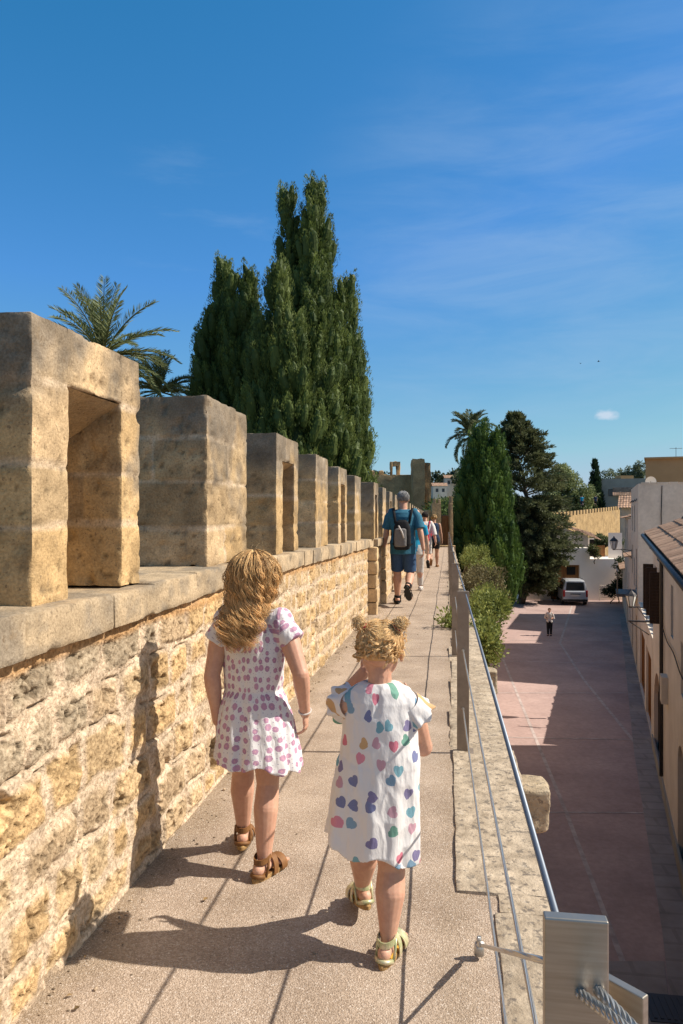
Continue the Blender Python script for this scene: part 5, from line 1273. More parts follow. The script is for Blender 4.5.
# ---------------------------------------------------------------- the older girl
girl=thing('person','girl with long wavy light brown hair in white dress with purple dots and brown sandals','person',(-.757,2.84,0),R(0))
gJ=figure(1.235,.188,.098,.142,.615,[(-.088,.165,.062),(.058,-.062,.062)],[R(10),R(-22)],[R(4),0],
    [(-.142,-.015,.575),(.205,.01,.612)],[(-.6,-1,0),(.5,-1,0)],[(.02,.10,-1),(.03,.15,-1)],[(.9,.25,0),(-.9,.1,0)],hyaw=R(-14),hpitch=R(2),curl=(.42,.50),foot=.142)
finish(gJ,girl,M['skin'],.0030,4)
for sd in (-1,1): sandal(gJ,sd,girl,M['leather'],M['cork'],M['leather'],.018)
mb=MB(); k=96
def gf(amp,seed):
    r=np.random.default_rng(seed); ph=r.uniform(0,6.28,8); 
    return lambda a: 1+amp*(np.sin(9*a+ph[0])*.45+np.sin(14*a+ph[1]+.5*np.sin(2*a))*.5+np.sin(5*a+ph[2])*.55+np.sin(23*a+ph[3])*.18)
bod=[(.998,.040,.036),(.985,.068,.045),(.965,.104,.058),(.935,.128,.072),(.89,.129,.084),(.83,.123,.088),(.77,.120,.088),(.725,.116,.086),(.700,.113,.085),(.690,.116,.088)]
mb.loft([ringz(z,a,b,0,.004,k) for z,a,b in bod])
# skirt shell, gathered at the waist
sk=[(.705,.112,.084,.004),(.692,.117,.089,.012),(.67,.127,.099,.030),(.62,.140,.114,.045),(.55,.153,.130,.055),(.48,.164,.143,.064),(.430,.170,.150,.072)]
def skr(dr,lo):
    out=[]
    for i,(z,a,b,am) in enumerate(sk):
        R_=ringz(z,a+dr,b+dr,.022*i/6,.004-.004*i,k,gf(am,3))
        t=i/6; an=np.arange(k)/k*2*np.pi
        R_[:,2]+=t*t*(-.020*np.sin(an)+.012*np.sin(3*an+.6)+.008*np.sin(7*an)) + (lo if i==6 else 0)
        out.append(R_)
    return out
outer=skr(0,0); inner=skr(-.0075,0)
mb.loft(outer+inner[::-1],cap=False)
for sd in (-1,1):
    s0=gJ.sh[sd]; s1=gJ.el[sd]; d=(s1-s0); d/=np.linalg.norm(d)
    d2=d+np.array([sd*.16,0,0]); d2/=np.linalg.norm(d2)
    capsule(mb,(sd*.045,.0,.975),s0+np.array([-sd*.012,0,.010]),.034,.051,20)
    a=s0+np.array([-sd*.030,0,.006]); b=s0+d2*.085
    t=np.linspace(0,1,6); mb.tube(a+(b-a)*t[:,None],np.interp(t,[0,.3,.7,1],[.051,.054,.050,.051]),24); mb.ell(a,(.051,)*3,0,(1,1,1),20)
dr=remesh(mb,'dress',M['dots'],.0032,3,girl,.5)
def guv(V):
    u=np.arctan2(V[:,0],-V[:,1])*.135; v=V[:,2].copy(); sl=(np.abs(V[:,0])>.118)&(V[:,2]>.835)
    top=(V[:,2]>.95)&~sl
    u=np.where(sl,np.sign(V[:,0])*.31+V[:,1]*.95,np.where(top,V[:,0]*1.05,u)); v=np.where(sl,V[:,2]+(np.abs(V[:,0])-.12)*-.75,v); v=np.where(top,v-V[:,1]*.9,v)
    return np.stack([u,v],-1)
print_uv(dr.data,guv); crease(dr,.009,20,6,3)
# bracelet on the right wrist
w=gJ.wr[1]; dd=(w-gJ.el[1]); dd/=np.linalg.norm(dd); mb=MB()
u_=np.cross(dd,(0,1,0)); u_/=np.linalg.norm(u_); v_=np.cross(dd,u_); t=np.linspace(0,2*np.pi,25)
mb.tube([w-dd*.012+.0235*(math.cos(q)*u_+math.sin(q)*v_) for q in t],.0035,6,cap=False); mb.build('bracelet',M['offwhite'],girl,smooth=True)
# hair: long loose waves, fuller on the left
def long_hair():
    r=np.random.default_rng(21); J=gJ; hh=J.hh; c=J.hc+J.Rh@(np.array([0,-.045,.11])*hh); rad=np.array([.365,.44,.375])*hh
    paths=[];cols=[];rr=[]
    nclump=170
    for cl in range(nclump):
        az=r.uniform(-2.35,2.35)           # 0 = back of head, +-pi/2 = sides
        th0=r.uniform(.05,.85); ph=r.uniform(0,6.28); amp=r.uniform(.004,.013); wl=r.uniform(.05,.11)
        zend=.868+.11*r.random()**1.4+.03*abs(az) ; base=haircol(r,(.30,.155,.055),(.96,.63,.29),1.0); lay=r.uniform(.004,.022)
        if abs(az)>1.7: zend=max(zend,1.0+.05*r.random())
        pull=np.array([-.026*(1 if az<.4 else .5)+r.normal()*.016,-.004+r.normal()*.010])
        for k in range(16):
            a=az+r.normal()*.055; e=r.normal(size=2)*.0035
            P=[]; n=15
            for t in np.linspace(th0,1.80,n):
                q=np.array([math.sin(t)*math.sin(a),-math.sin(t)*math.cos(a),math.cos(t)])
                # crown tuft: hair gathered high at the back then falls
                P.append(c+J.Rh@(q*(rad+lay+.004*k/8)))
            p=P[-1].copy(); z=p[2]; m=int((z-zend)/.008)+2
            out_=np.array([p[0]-c[0],p[1]-c[1]]); L0=len(P)
            tot=max(m,3)
            for i in range(1,tot):
                f=i/tot
                xy=p[:2]*(1-f*.0)+pull*f+(-out_*.30*f)
                yb=-.098-.012*f            # stay outside the back of the dress
                zc_=p[2]-i*.008; wq=float(sstep(1.07,.955,zc_)); yt=min(xy[1],yb+lay*-.6)
                pt=np.array([xy[0]*(1-.12*f),xy[1]*(1-wq)+yt*wq,zc_])
                P.append(pt)
            P=np.array(P); n=len(P); s=np.concatenate([[0],np.cumsum(np.linalg.norm(np.diff(P,axis=0),axis=1))])
            w=np.clip((s-.04)/.10,0,1)*amp
            w=w*(.7+5.0*np.clip(s-.09,0,.3)); P[:,0]+=w*np.sin(s/wl*6.28+ph+k*.06)+e[0]*np.clip(s/.1,0,1)*2; P[:,1]+=-(w*(1+np.cos(s/wl*6.28+ph+k*.06)))*.6+e[1]; 
            P+=r.normal(size=P.shape)*.0006
            # slim to keep the silhouette
            if r.random()<.06: P[-8:]+=np.cumsum(r.normal(size=(8,3))*.002,axis=0) if len(P)>8 else 0
            paths.append(P); cols.append(base*r.uniform(.75,1.3)); rr.append(r.uniform(.0006,.0013))
    # flyaways
    for k in range(190):
        a=r.uniform(-2.4,2.4); t0=r.uniform(.2,1.75); q=np.array([math.sin(t0)*math.sin(a),-math.sin(t0)*math.cos(a),math.cos(t0)])
        p=c+J.Rh@(q*(rad+.012)); d=J.Rh@q*.6+r.normal(size=3)*.5+np.array([0,0,-.3]); d/=np.linalg.norm(d); P=[p]
        for i in range(9): d=d+r.normal(size=3)*.25+np.array([0,0,-.12]); d/=np.linalg.norm(d); P.append(P[-1]+d*.006)
        paths.append(np.array(P)); cols.append(haircol(r,(.3,.2,.1),(.7,.52,.3))); rr.append(.0005)
    h=strand_mesh(paths,rr,cols,girl)
    mb=MB(); V0=len(mb.v); mb.ell((0,0,0),rad+.006,0,(.30,.175,.07),32)
    v=mb.v[0]; keep=v.copy()
    # scalp cap: push the face side inwards
    f=sstep(.1,.75,v[:,1]/rad[1])*sstep(.55,.1,v[:,2]/rad[2]); keep*= (1-.16*f)[:,None]
    f2=sstep(-.55,-.95,v[:,2]/rad[2]); keep*=(1-.1*f2)[:,None]
    mb.v[0]=c+keep@J.Rh.T; mb.build('scalp_hair',M['hair'],h,smooth=True)
long_hair()

# ---------------------------------------------------------------- the toddler
tod=thing('person','toddler with short blond curls in two small buns wearing white dress with coloured hearts','person',(-.215,2.36,0),R(0))
tJ=figure(1.056,.192,.080,.109,.475,[(-.082,.215,.060),(.030,-.045,.055)],[R(22),R(-14)],[R(12),0],
    [(-.060,.120,.865),(.075,.165,.755)],[(-.75,.05,-1.1),(.45,-.45,-1)],[(.15,.12,1),(-.35,.55,.65)],[(.2,-1,.1),(-.6,-.6,.2)],hyaw=R(4),hpitch=R(-4),g=1.16,curl=(.8,.8),foot=.155)
finish(tJ,tod,M['skin'],.0030,4)
for sd in (-1,1): sandal(tJ,sd,tod,M['goldstrap'],M['cork'],M['yellowsole'],.016)
mb=MB()
rg=[(.858,.050,.042),(.848,.074,.050),(.832,.100,.062),(.80,.118,.076),(.75,.119,.088),(.68,.122,.096),(.60,.126,.104),(.56,.116,.096)]
mb.loft([ringz(z,a,b,0,.004,k) for z,a,b in rg])
sk=[(.64,.116,.094,.002),(.60,.1275,.1055,.006),(.55,.131,.110,.014),(.50,.135,.114,.026),(.44,.138,.117,.040),(.38,.141,.119,.052),(.325,.143,.121,.062)]
def fold2(am):
    return lambda a: 1+am*(np.sin(5*a+.6)*.7+np.sin(8*a+2.1+.6*np.sin(a))*.65+np.sin(13*a+.3)*.3)
def skr2(dr):
    out=[]
    for i,(z,a,b,am) in enumerate(sk):
        R_=ringz(z,a+dr+.003,b+dr,-.0050*i,.004,k,fold2(am)); an=np.arange(k)/k*2*np.pi
        t=max(0,(i-1)/5); R_[:,2]+=t*(-.040*np.sin(an-.15)+.012*np.sin(5*an+.6)*t+.010*np.sin(3*an)*t); out.append(R_)
    return out
mb.loft(skr2(0)+skr2(-.007)[::-1],cap=False)
for sd in (-1,1):
    s0=tJ.sh[sd]; s1=tJ.el[sd]; d=(s1-s0); d/=np.linalg.norm(d); a=s0+np.array([-sd*.03,0,.004]); e_=s0+d*.045; capsule(mb,(sd*.05,0,tJ.shz+.035),s0+np.array([-sd*.01,0,.006]),.030,.046,20); mb.tube([a,a+(e_-a)*.5,e_],[.047,.050,.050],20); mb.ell(a,(.047,)*3,0,(1,1,1),16)
hd=remesh(mb,'dress',M['hearts'],.0032,3,tod,.5)
def tuv(V):
    rl=np.interp(V[:,2],[.79,.865],[.122,.075]); sl=(np.abs(V[:,0])>.112)&(V[:,2]>.74)
    return np.stack([np.where(sl,np.sign(V[:,0])*.3+V[:,1]*.9,np.arctan2(V[:,0],-V[:,1])*rl),V[:,2]-np.clip(V[:,1]+.05,0,.2)*(V[:,2]>.80)],-1)
print_uv(hd.data,tuv); crease(hd,.010,17,6,8)
for sd in (-1,1):
    s0=tJ.sh[sd]; s1=tJ.el[sd]; d=(s1-s0); d/=np.linalg.norm(d); d=d+np.array([sd*.30,0,.0]); d/=np.linalg.norm(d)
    u_=np.cross(d,(0,1,0)); u_/=np.linalg.norm(u_); v_=np.cross(d,u_); mb=MB(); G=[]
    for j,(e,rr) in enumerate(((-.018,.044),(-.004,.050),(.010,.052),(.024,.057),(.040,.064),(.042,.0642),(.025,.0548),(.010,.0495))):
        row=[]
        for t in np.linspace(0,2*np.pi,73)[:-1]:
            wv=1+.06*(e>0)*e/.032*math.sin(9*t+.7)+.025*(e>0)*e/.032*math.sin(14*t)
            row.append(s0+d*(e+.006*(e>0)*math.sin(7*t+1))+rr*wv*(math.cos(t)*u_+math.sin(t)*v_*1.05))
        G.append(row)
    mb.grid(np.array(G).transpose(0,1,2),close=True); ro=mb.build('sleeve_ruffle',M['hearts'],tod,smooth=True)
    print_uv(ro.data,lambda V:np.stack([V[:,1]*1.1+.4*sd,V[:,2]*1.0+V[:,0]*.6],-1))
def curly_hair():
    r=np.random.default_rng(5); J=tJ; hh=J.hh; c=J.hc+J.Rh@(np.array([0,-.045,.11])*hh); rad=np.array([.365,.44,.375])*hh
    paths=[];cols=[];rr=[]
    L=(.93,.63,.31); D=(.60,.35,.14)
    buns=[c+J.Rh@np.array([s*.058,-.036,.062]) for s in (-1,1)]
    # fine hair combed from the whole scalp into the two side buns
    def lock(q0,qb,lay,wav,fr,ph,n=16):
        P=[]; om=math.acos(np.clip(q0@qb,-1,1)); w=np.cross(q0,qb); w/=np.linalg.norm(w)+1e-9
        for i in range(n):
            f=i/(n-1); q=(math.sin((1-f)*om)*q0+math.sin(f*om)*qb)/math.sin(om+1e-6)
            q=q+w*wav*math.sin(ph+fr*f)*math.sin(np.pi*f); q/=np.linalg.norm(q)
            P.append(c+J.Rh@(q*(rad+lay*math.sin(np.pi*min(f*.9+.1,1))+.0015*math.sin(ph+2*fr*f))))
        return np.array(P)
    QB=[]
    for b in buns: q=(J.Rh.T@(b-c))/rad; QB.append(q/np.linalg.norm(q))
    for cl in range(620):
        a0=r.uniform(-np.pi,np.pi); t0=r.uniform(.15,1.0 if abs(a0)>2.2 else (1.5 if abs(a0)>1.6 else 2.02))
        if r.random()<.45 and abs(a0)<1.6: t0=r.uniform(1.3,2.02)
        q0=np.array([math.sin(t0)*math.sin(a0),-math.sin(t0)*math.cos(a0),math.cos(t0)]); sg=1 if q0[0]+r.normal()*.10>0 else 0
        base=haircol(r,D,L,.9); lay=r.uniform(.002,.007); ph=r.uniform(0,6.28); wv=r.uniform(.004,.022); fr=r.uniform(4,9)
        for k in range(10):
            q1=q0+r.normal(size=3)*.035; q1/=np.linalg.norm(q1)
            if abs(q1@QB[sg])>.985: continue
            paths.append(lock(q1,QB[sg],lay+.0003*k,wv,fr,ph)); cols.append(base*r.uniform(.82,1.2)); rr.append(r.uniform(.0005,.0009))
    for cl in range(150):      # along the parting, so the crown is covered
        t0=r.uniform(-1.0,1.25); sg=cl%2; q0=np.array([(.03 if sg else -.03)+r.normal()*.02,-math.sin(t0),math.cos(t0)]); q0/=np.linalg.norm(q0)
        base=haircol(r,D,L,.9); lay=r.uniform(.003,.007); ph=r.uniform(0,6.28); wv=r.uniform(.004,.02); fr=r.uniform(4,9)
        for k in range(9):
            q1=q0+r.normal(size=3)*.03; q1/=np.linalg.norm(q1); paths.append(lock(q1,QB[sg],lay,wv,fr,ph)); cols.append(base*r.uniform(.82,1.2)); rr.append(r.uniform(.0006,.0012))
    # loose ringlets low on the back of the head and at the nape
    for k in range(46):
        a=r.normal()*.8; t=r.uniform(1.2,1.95); q=np.array([math.sin(t)*math.sin(a),-math.sin(t)*math.cos(a),math.cos(t)]); p=c+J.Rh@(q*(rad+.006)); nn=J.Rh@q
        rc=r.uniform(.005,.012); turns=r.uniform(.8,1.9); ax=np.array([r.normal()*.6,r.normal()*.3,-1.0+r.normal()*.4]); ax-=nn*(ax@nn)*.8; ax/=np.linalg.norm(ax)
        u_=np.cross(ax,nn); u_/=np.linalg.norm(u_); v_=np.cross(ax,u_); n=int(14*turns)+4; s=np.linspace(0,1,n); ph=r.uniform(0,6.28); base=haircol(r,D,(.95,.67,.35),.75); ln=r.uniform(.016,.036)
        for j in range(12):
            e=r.normal(size=3)*.0014
            P=p+nn*rc*.5+np.outer(s*ln,ax)+rc*(1-.3*s)[:,None]*(np.cos(ph+s*turns*6.28+j*.05)[:,None]*u_+np.sin(ph+s*turns*6.28+j*.05)[:,None]*v_)+e
            paths.append(P); cols.append(base*r.uniform(.85,1.2)); rr.append(r.uniform(.0005,.0010))
    # the two small curly buns
    for bi,b in enumerate(buns):
        up=b-c; up/=np.linalg.norm(up); up=up+np.array([(-.45,.45)[bi],-.15,.45]); up/=np.linalg.norm(up); u_=np.cross(up,(0,1,0)); u_/=np.linalg.norm(u_); v_=np.cross(up,u_)
        for k in range(520):
            d=r.normal(size=3); d/=np.linalg.norm(d); e=np.cross(d,r.normal(size=3)); e/=np.linalg.norm(e); R_=r.uniform(.005,.017); s=np.linspace(0,r.uniform(1.5,4.5),12)
            cen=b+up*.012+r.normal(size=3)*.0065
            P=cen+R_*(np.cos(s)[:,None]*d+np.sin(s)[:,None]*e*r.uniform(.7,1.1)); paths.append(P); cols.append(haircol(r,(.56,.34,.14),(.98,.74,.42),.8)); rr.append(r.uniform(.0005,.0010))
    for k in range(160):
        a=r.uniform(-2.4,2.4); t0=r.uniform(.2,1.95); q=np.array([math.sin(t0)*math.sin(a),-math.sin(t0)*math.cos(a),math.cos(t0)])
        p=c+J.Rh@(q*(rad+.008)); d=J.Rh@q*.5+r.normal(size=3)*.6; d/=np.linalg.norm(d); P=[p]
        for i in range(8): d=d+r.normal(size=3)*.35; d/=np.linalg.norm(d); P.append(P[-1]+d*.0045)
        paths.append(np.array(P)); cols.append((.85,.66,.38)); rr.append(.0005)
    h=strand_mesh(paths,rr,cols,tod)
    mb=MB(); mb.ell((0,0,0),rad+.005,0,(.60,.37,.155),32); v=mb.v[0]; f=sstep(.1,.75,v[:,1]/rad[1])*sstep(.55,.1,v[:,2]/rad[2]); keep=v*(1-.16*f)[:,None]
    f2=sstep(-.50,-.9,v[:,2]/rad[2]); keep=keep*(1-.14*f2)[:,None]; mb.v[0]=c+keep@J.Rh.T; mb.build('scalp_hair',M['hair'],h,smooth=True)
    mb=MB()
    for b in buns:
        up=b-c; up/=np.linalg.norm(up); u_=np.cross(up,(0,1,0)); u_/=np.linalg.norm(u_); v_=np.cross(up,u_); mb.tube([b-up*.006+.011*(math.cos(q)*u_+math.sin(q)*v_) for q in np.linspace(0,2*np.pi,17)],.004,6,cap=False)
    mb.build('hair_tie',M['redcloth'],h,smooth=True)
curly_hair()

# ---------------------------------------------------------------- grown-ups farther along the walk
def grown(label,px,d,py_head,py_foot,stride=.32,phase=1,g=1.0,female=False,top='teal',bottom='navy',long_trousers=False,sleeve=.5,hair='grey',vox=.007,pack=None,skin='skin',skirt=False,group=None,yaw=0,floor=None,shoe='blackcloth',hands=None,Hset=None):
    p=at(px,HYP,d); fl=floor_z(p[1]) if floor is None else floor; p[2]=fl
    H=Hset or (py_foot-py_head)*d/FPX
    t=thing('person',label,'person',p,yaw,group)
    hh=H/7.5; hw=(.098 if not female else .100)*H*(.75+.25*g); sw=(.132 if not female else .112)*H*(.8+.2*g)
    hipz=.505*H; a0=(-.055*H,stride*.45,.045*H); a1=(.055*H,-stride*.75,.045*H+stride*.55)
    if phase<0: ank=[(-.055*H,-stride*.75,.045*H+stride*.5),(.055*H,stride*.45,.045*H)]; pit=[R(48),0]
    else: ank=[a0,a1]; pit=[0,R(48)]
    if stride==0: ank=[(-.05*H,0,.045*H),(.05*H,0.02,.045*H)]; pit=[0,0]
    wr=hands or [(-sw*1.35,.05+.3*stride*phase,.47*H),(sw*1.40,.05-.3*stride*phase,.47*H)]
    J=figure(H,hh,hw,sw,hipz,ank,[R(8),R(-8)],pit,wr,[(-.4,-1,0),(.4,-1,0)],[(0,.15,-1),(0,.15,-1)],[(1,.2,0),(-1,.2,0)],g=g,lean=.01*H)
    finish(J,t,M[skin],vox,3)
    # shirt
    mb=MB(); r=J.rings; inf=.016*H if not female else .010*H
    zb=hipz-(.055*H if not female else .02*H)
    rr=[(zb,hw*1.08+inf*.5,hw*.86+inf*.5),(hipz+.05*H,hw*1.05+inf*.6,hw*.82+inf*.6)]+[(z,a+inf,b+inf) for z,a,b in r[3:7]]+[(r[7][0],r[7][1]+.004,r[7][2]+.004)]
    mb.loft([ringz(z,a,b,0,J.cy(z),48,(lambda q,z=z:1+.022*np.sin(5*q+z*9)+.014*np.sin(9*q-z*14))) for z,a,b in rr])
    if sleeve:
        for sd in (-1,1):
            s0,e=J.sh[sd],J.el[sd]; b=s0+(e-s0)*sleeve*1.35; mb.tube([s0+np.array([-sd*.03,0,0]),s0+(b-s0)*.3,b],[.042*H,.045*H*g,.046*H*g],18); mb.ell(s0+np.array([-sd*.03,0,0]),(.042*H,)*3,0,(1,1,1),16)
    sname='shirt'
    remesh(mb,sname,M[top],vox*.9,3,t)
    # lower garment
    mb=MB()
    mb.loft([ringz(z,a,b,0,0,36) for z,a,b in ((hipz+.06*H,hw*1.0+.008,hw*.80+.008),(hipz,hw*1.10,hw*.92),(hipz-.06*H,hw*1.08,hw*.90))])
    for sd in (-1,1):
        hp_,kn=J.hip[sd],J.kn[sd]
        if long_trousers:
            mb.tube([hp_,kn,kn+(J.an[sd]-kn)*.95],[.066*H*g,.048*H*g,.036*H*g],18)
        else:
            e=kn+(kn-hp_)*(-.10 if not female else -.35); mb.tube([hp_+(0,0,.01),(hp_+e)/2,e],[.066*H*g,.060*H*g,.056*H*g],20)
    remesh(mb,'shorts' if not long_trousers else 'trousers',M[bottom],vox*.9,3,t)
    # shoes
    for i,sd in enumerate((-1,1)):
        if shoe=='sandal' : sandal(J,sd,t,M['blackcloth'],M['rubber'],M['leather'],.02)
        else:
            F,an_,fl_,ah=J.F[sd]; T=lambda q:an_+F@np.array(q,float); m2=MB()
            m2.ell(T((0,-.12*fl_,-ah+.12*fl_)),(.17*fl_,.25*fl_,.17*fl_),0,(1,1,1),14,F); m2.ell(T((0,.38*fl_,-ah+.07*fl_)),(.20*fl_,.40*fl_,.13*fl_),0,(1,1,1),14,F)
            m2.box(T((0,.2*fl_,-ah-.01)),(.34*fl_,1.02*fl_,.025),axes=F.T)
            remesh(m2,'shoe',M[shoe],vox*.8,2,t)
    # hair
    c=J.hc; cols={'grey':(.28,.27,.26),'dark':(.035,.025,.02),'blond':(.42,.26,.11),'brown':(.12,.065,.03)}[hair]
    r=np.random.default_rng(int(px)); pa=[];cc=[];ra=[]
    cen=c+J.Rh@(np.array([0,-.045,.11])*hh); rad=np.array([.365,.44,.375])*hh
    for k in range(900 if d<16 else 250):
        a=r.uniform(-2.2,2.2); t0=r.uniform(.1,1.95 if not female else 1.7); ln=r.uniform(.25,.6); pts=[]
        for i in range(6):
            th=t0+ln*i/5*.9; q=np.array([math.sin(th)*math.sin(a),-math.sin(th)*math.cos(a),math.cos(th)]); pts.append(cen+J.Rh@(q*(rad+.004+.010*r.random())))
        pa.append(np.array(pts)); cc.append(np.array(cols)*r.uniform(.45,1.8)); ra.append(.0025 if d<16 else .006)
    h=strand_mesh(pa,ra,cc,t)
    if female:
        mb=MB(); b=cen+np.array([0,-.42*hh,.05*hh]); mb.ell(b,(.17*hh,.16*hh,.17*hh),0,cols,14); mb.build('hair_knot',M['hair'],h,smooth=True)
    mb=MB(); mb.ell((0,0,0),rad+.007,0,np.array(cols)*.8,24); v=mb.v[0]; f=sstep(.1,.7,v[:,1]/rad[1])*sstep(.6,.2,v[:,2]/rad[2]); mb.v[0]=cen+(v*(1-.2*f)[:,None]*(1-.12*sstep(-.4,-.9,v[:,2]/rad[2]))[:,None]); mb.build('scalp_hair',M['hair'],h,smooth=True)
    # backpack
    if pack:
        main,side=pack; z0=J.shz-.20*H; mb=MB(); cyb=-(hw*.70+.016*H)-.055*H
        W_,T_,Hh=.076*H,.052*H,.128*H
        prof=[(-1.0,.62,.6),(-.93,.86,.85),(-.6,1,1),(0,1,1.02),(.55,.9,.9),(.85,.7,.68),(1.0,.40,.4)]
        def sq(z,a,b):
            q=np.arange(28)/28*2*np.pi; return np.stack([W_*a*np.sign(np.sin(q))*np.abs(np.sin(q))**.6,cyb-T_*b*np.sign(np.cos(q))*np.abs(np.cos(q))**.6,np.full(28,z0+Hh*z)],-1)
        mb.loft([sq(*q) for q in prof]); b=remesh(mb,'backpack',M[side],vox*.8,2,None)
        tag(b); b.parent=t
        mb=MB(); mb.loft([np.array([[x*.62+.0,cyb-T_*1.02-.012*(1 if i in (1,2) else .2),z] for x,y,z in sq(zq,.9,.5)])+np.array([0,0,0]) for i,zq in enumerate((-.75,-.65,.45,.60))]) 
        mb=MB(); mb.loft([np.stack([v[:,0]*.74-W_*.12,v[:,1]*1.0-.006*(0<i<4)+T_*.0,v[:,2]],-1)+np.array([0,-T_*.16,0]) for i,v in enumerate([sq(-.80,.80,.85),sq(-.72,1,1.0),sq(-.2,1.02,1.06),sq(.35,.95,1.0),sq(.45,.80,.85)])]); remesh(mb,'pack_front',M[main],vox*.7,2,b)
        mb=MB()
        mb.tube([(-.35*W_,cyb-T_*1.22,z0+Hh*.62),(.05*W_,cyb-T_*1.33,z0+Hh*.2),(.25*W_,cyb-T_*1.32,z0-Hh*.2)],.007*H,6); mb.build('pack_strap',M['offwhite'],b,smooth=True)
        for sd in (-1,1):
            mb=MB(); mb.tube([(sd*W_*.75,cyb+T_*.7,z0+Hh*.75),(sd*sw*.62,-.03*H,J.shz+.028*H),(sd*sw*.66,.06*H,J.shz+.02*H),(sd*sw*.68,hw*.78+.022*H,J.shz-.10*H),(sd*hw*1.0,.0,z0-Hh*.5),(sd*W_*.8,cyb+T_*.6,z0-Hh*.75)],.012*H,6,flat=.45); mb.build('shoulder_strap',M[side],b,smooth=True)
    return t,J
grown('grey haired man in teal T-shirt and navy shorts walking with a small grey backpack',403,12.3,491.5,606,.46,1,.98,top='teal',bottom='denim',sleeve=.62,hair='grey',vox=.0055,pack=('greycloth','blackcloth'),shoe='sandal')
grown('walker in bright cyan top and pale trousers mostly hidden behind the man',415.5,15.0,505,588,.36,-1,.95,True,'cyan','offwhite',True,.55,'dark',vox=.008,shoe='offwhite',Hset=1.66)
grown('dark haired walker in striped top carrying a bright red backpack',425,21.5,508,572,.40,1,1.0,False,'stripe','offwhite',False,.9,'dark',vox=.009,pack=('redcloth','redcloth'),Hset=1.72)
grown('blond woman in navy sleeveless top and dark shorts walking farthest ahead',434,23.5,509,570,.34,-1,.95,True,'navy','blackcloth',False,0,'blond',vox=.009,skin='skintan',shoe='leather',Hset=1.68)
grown('person in white top and dark trousers standing alone in the street below',549.5,40.7,606,635,0,1,1,True,'offwhite','blackcloth',True,.9,'brown',vox=.011,floor=STREET,Hset=1.52,yaw=R(170),hands=[(-.12,.18,.98),(.14,.15,.95)])
zw=CH-(514-512)*104/FPX
grown('tiny figure in turquoise top on the sunlit town wall',582,103,0,0,.3,1,1,True,'cyan','navy',True,.6,'dark',vox=.02,floor=ztop(507,103)-.0,Hset=1.65)
grown('tiny dark clothed figure on the sunlit town wall, right of the turquoise one',595.5,109,0,0,.3,-1,1,False,'navy','blackcloth',True,.6,'dark',vox=.02,floor=ztop(506.5,109),Hset=1.7)
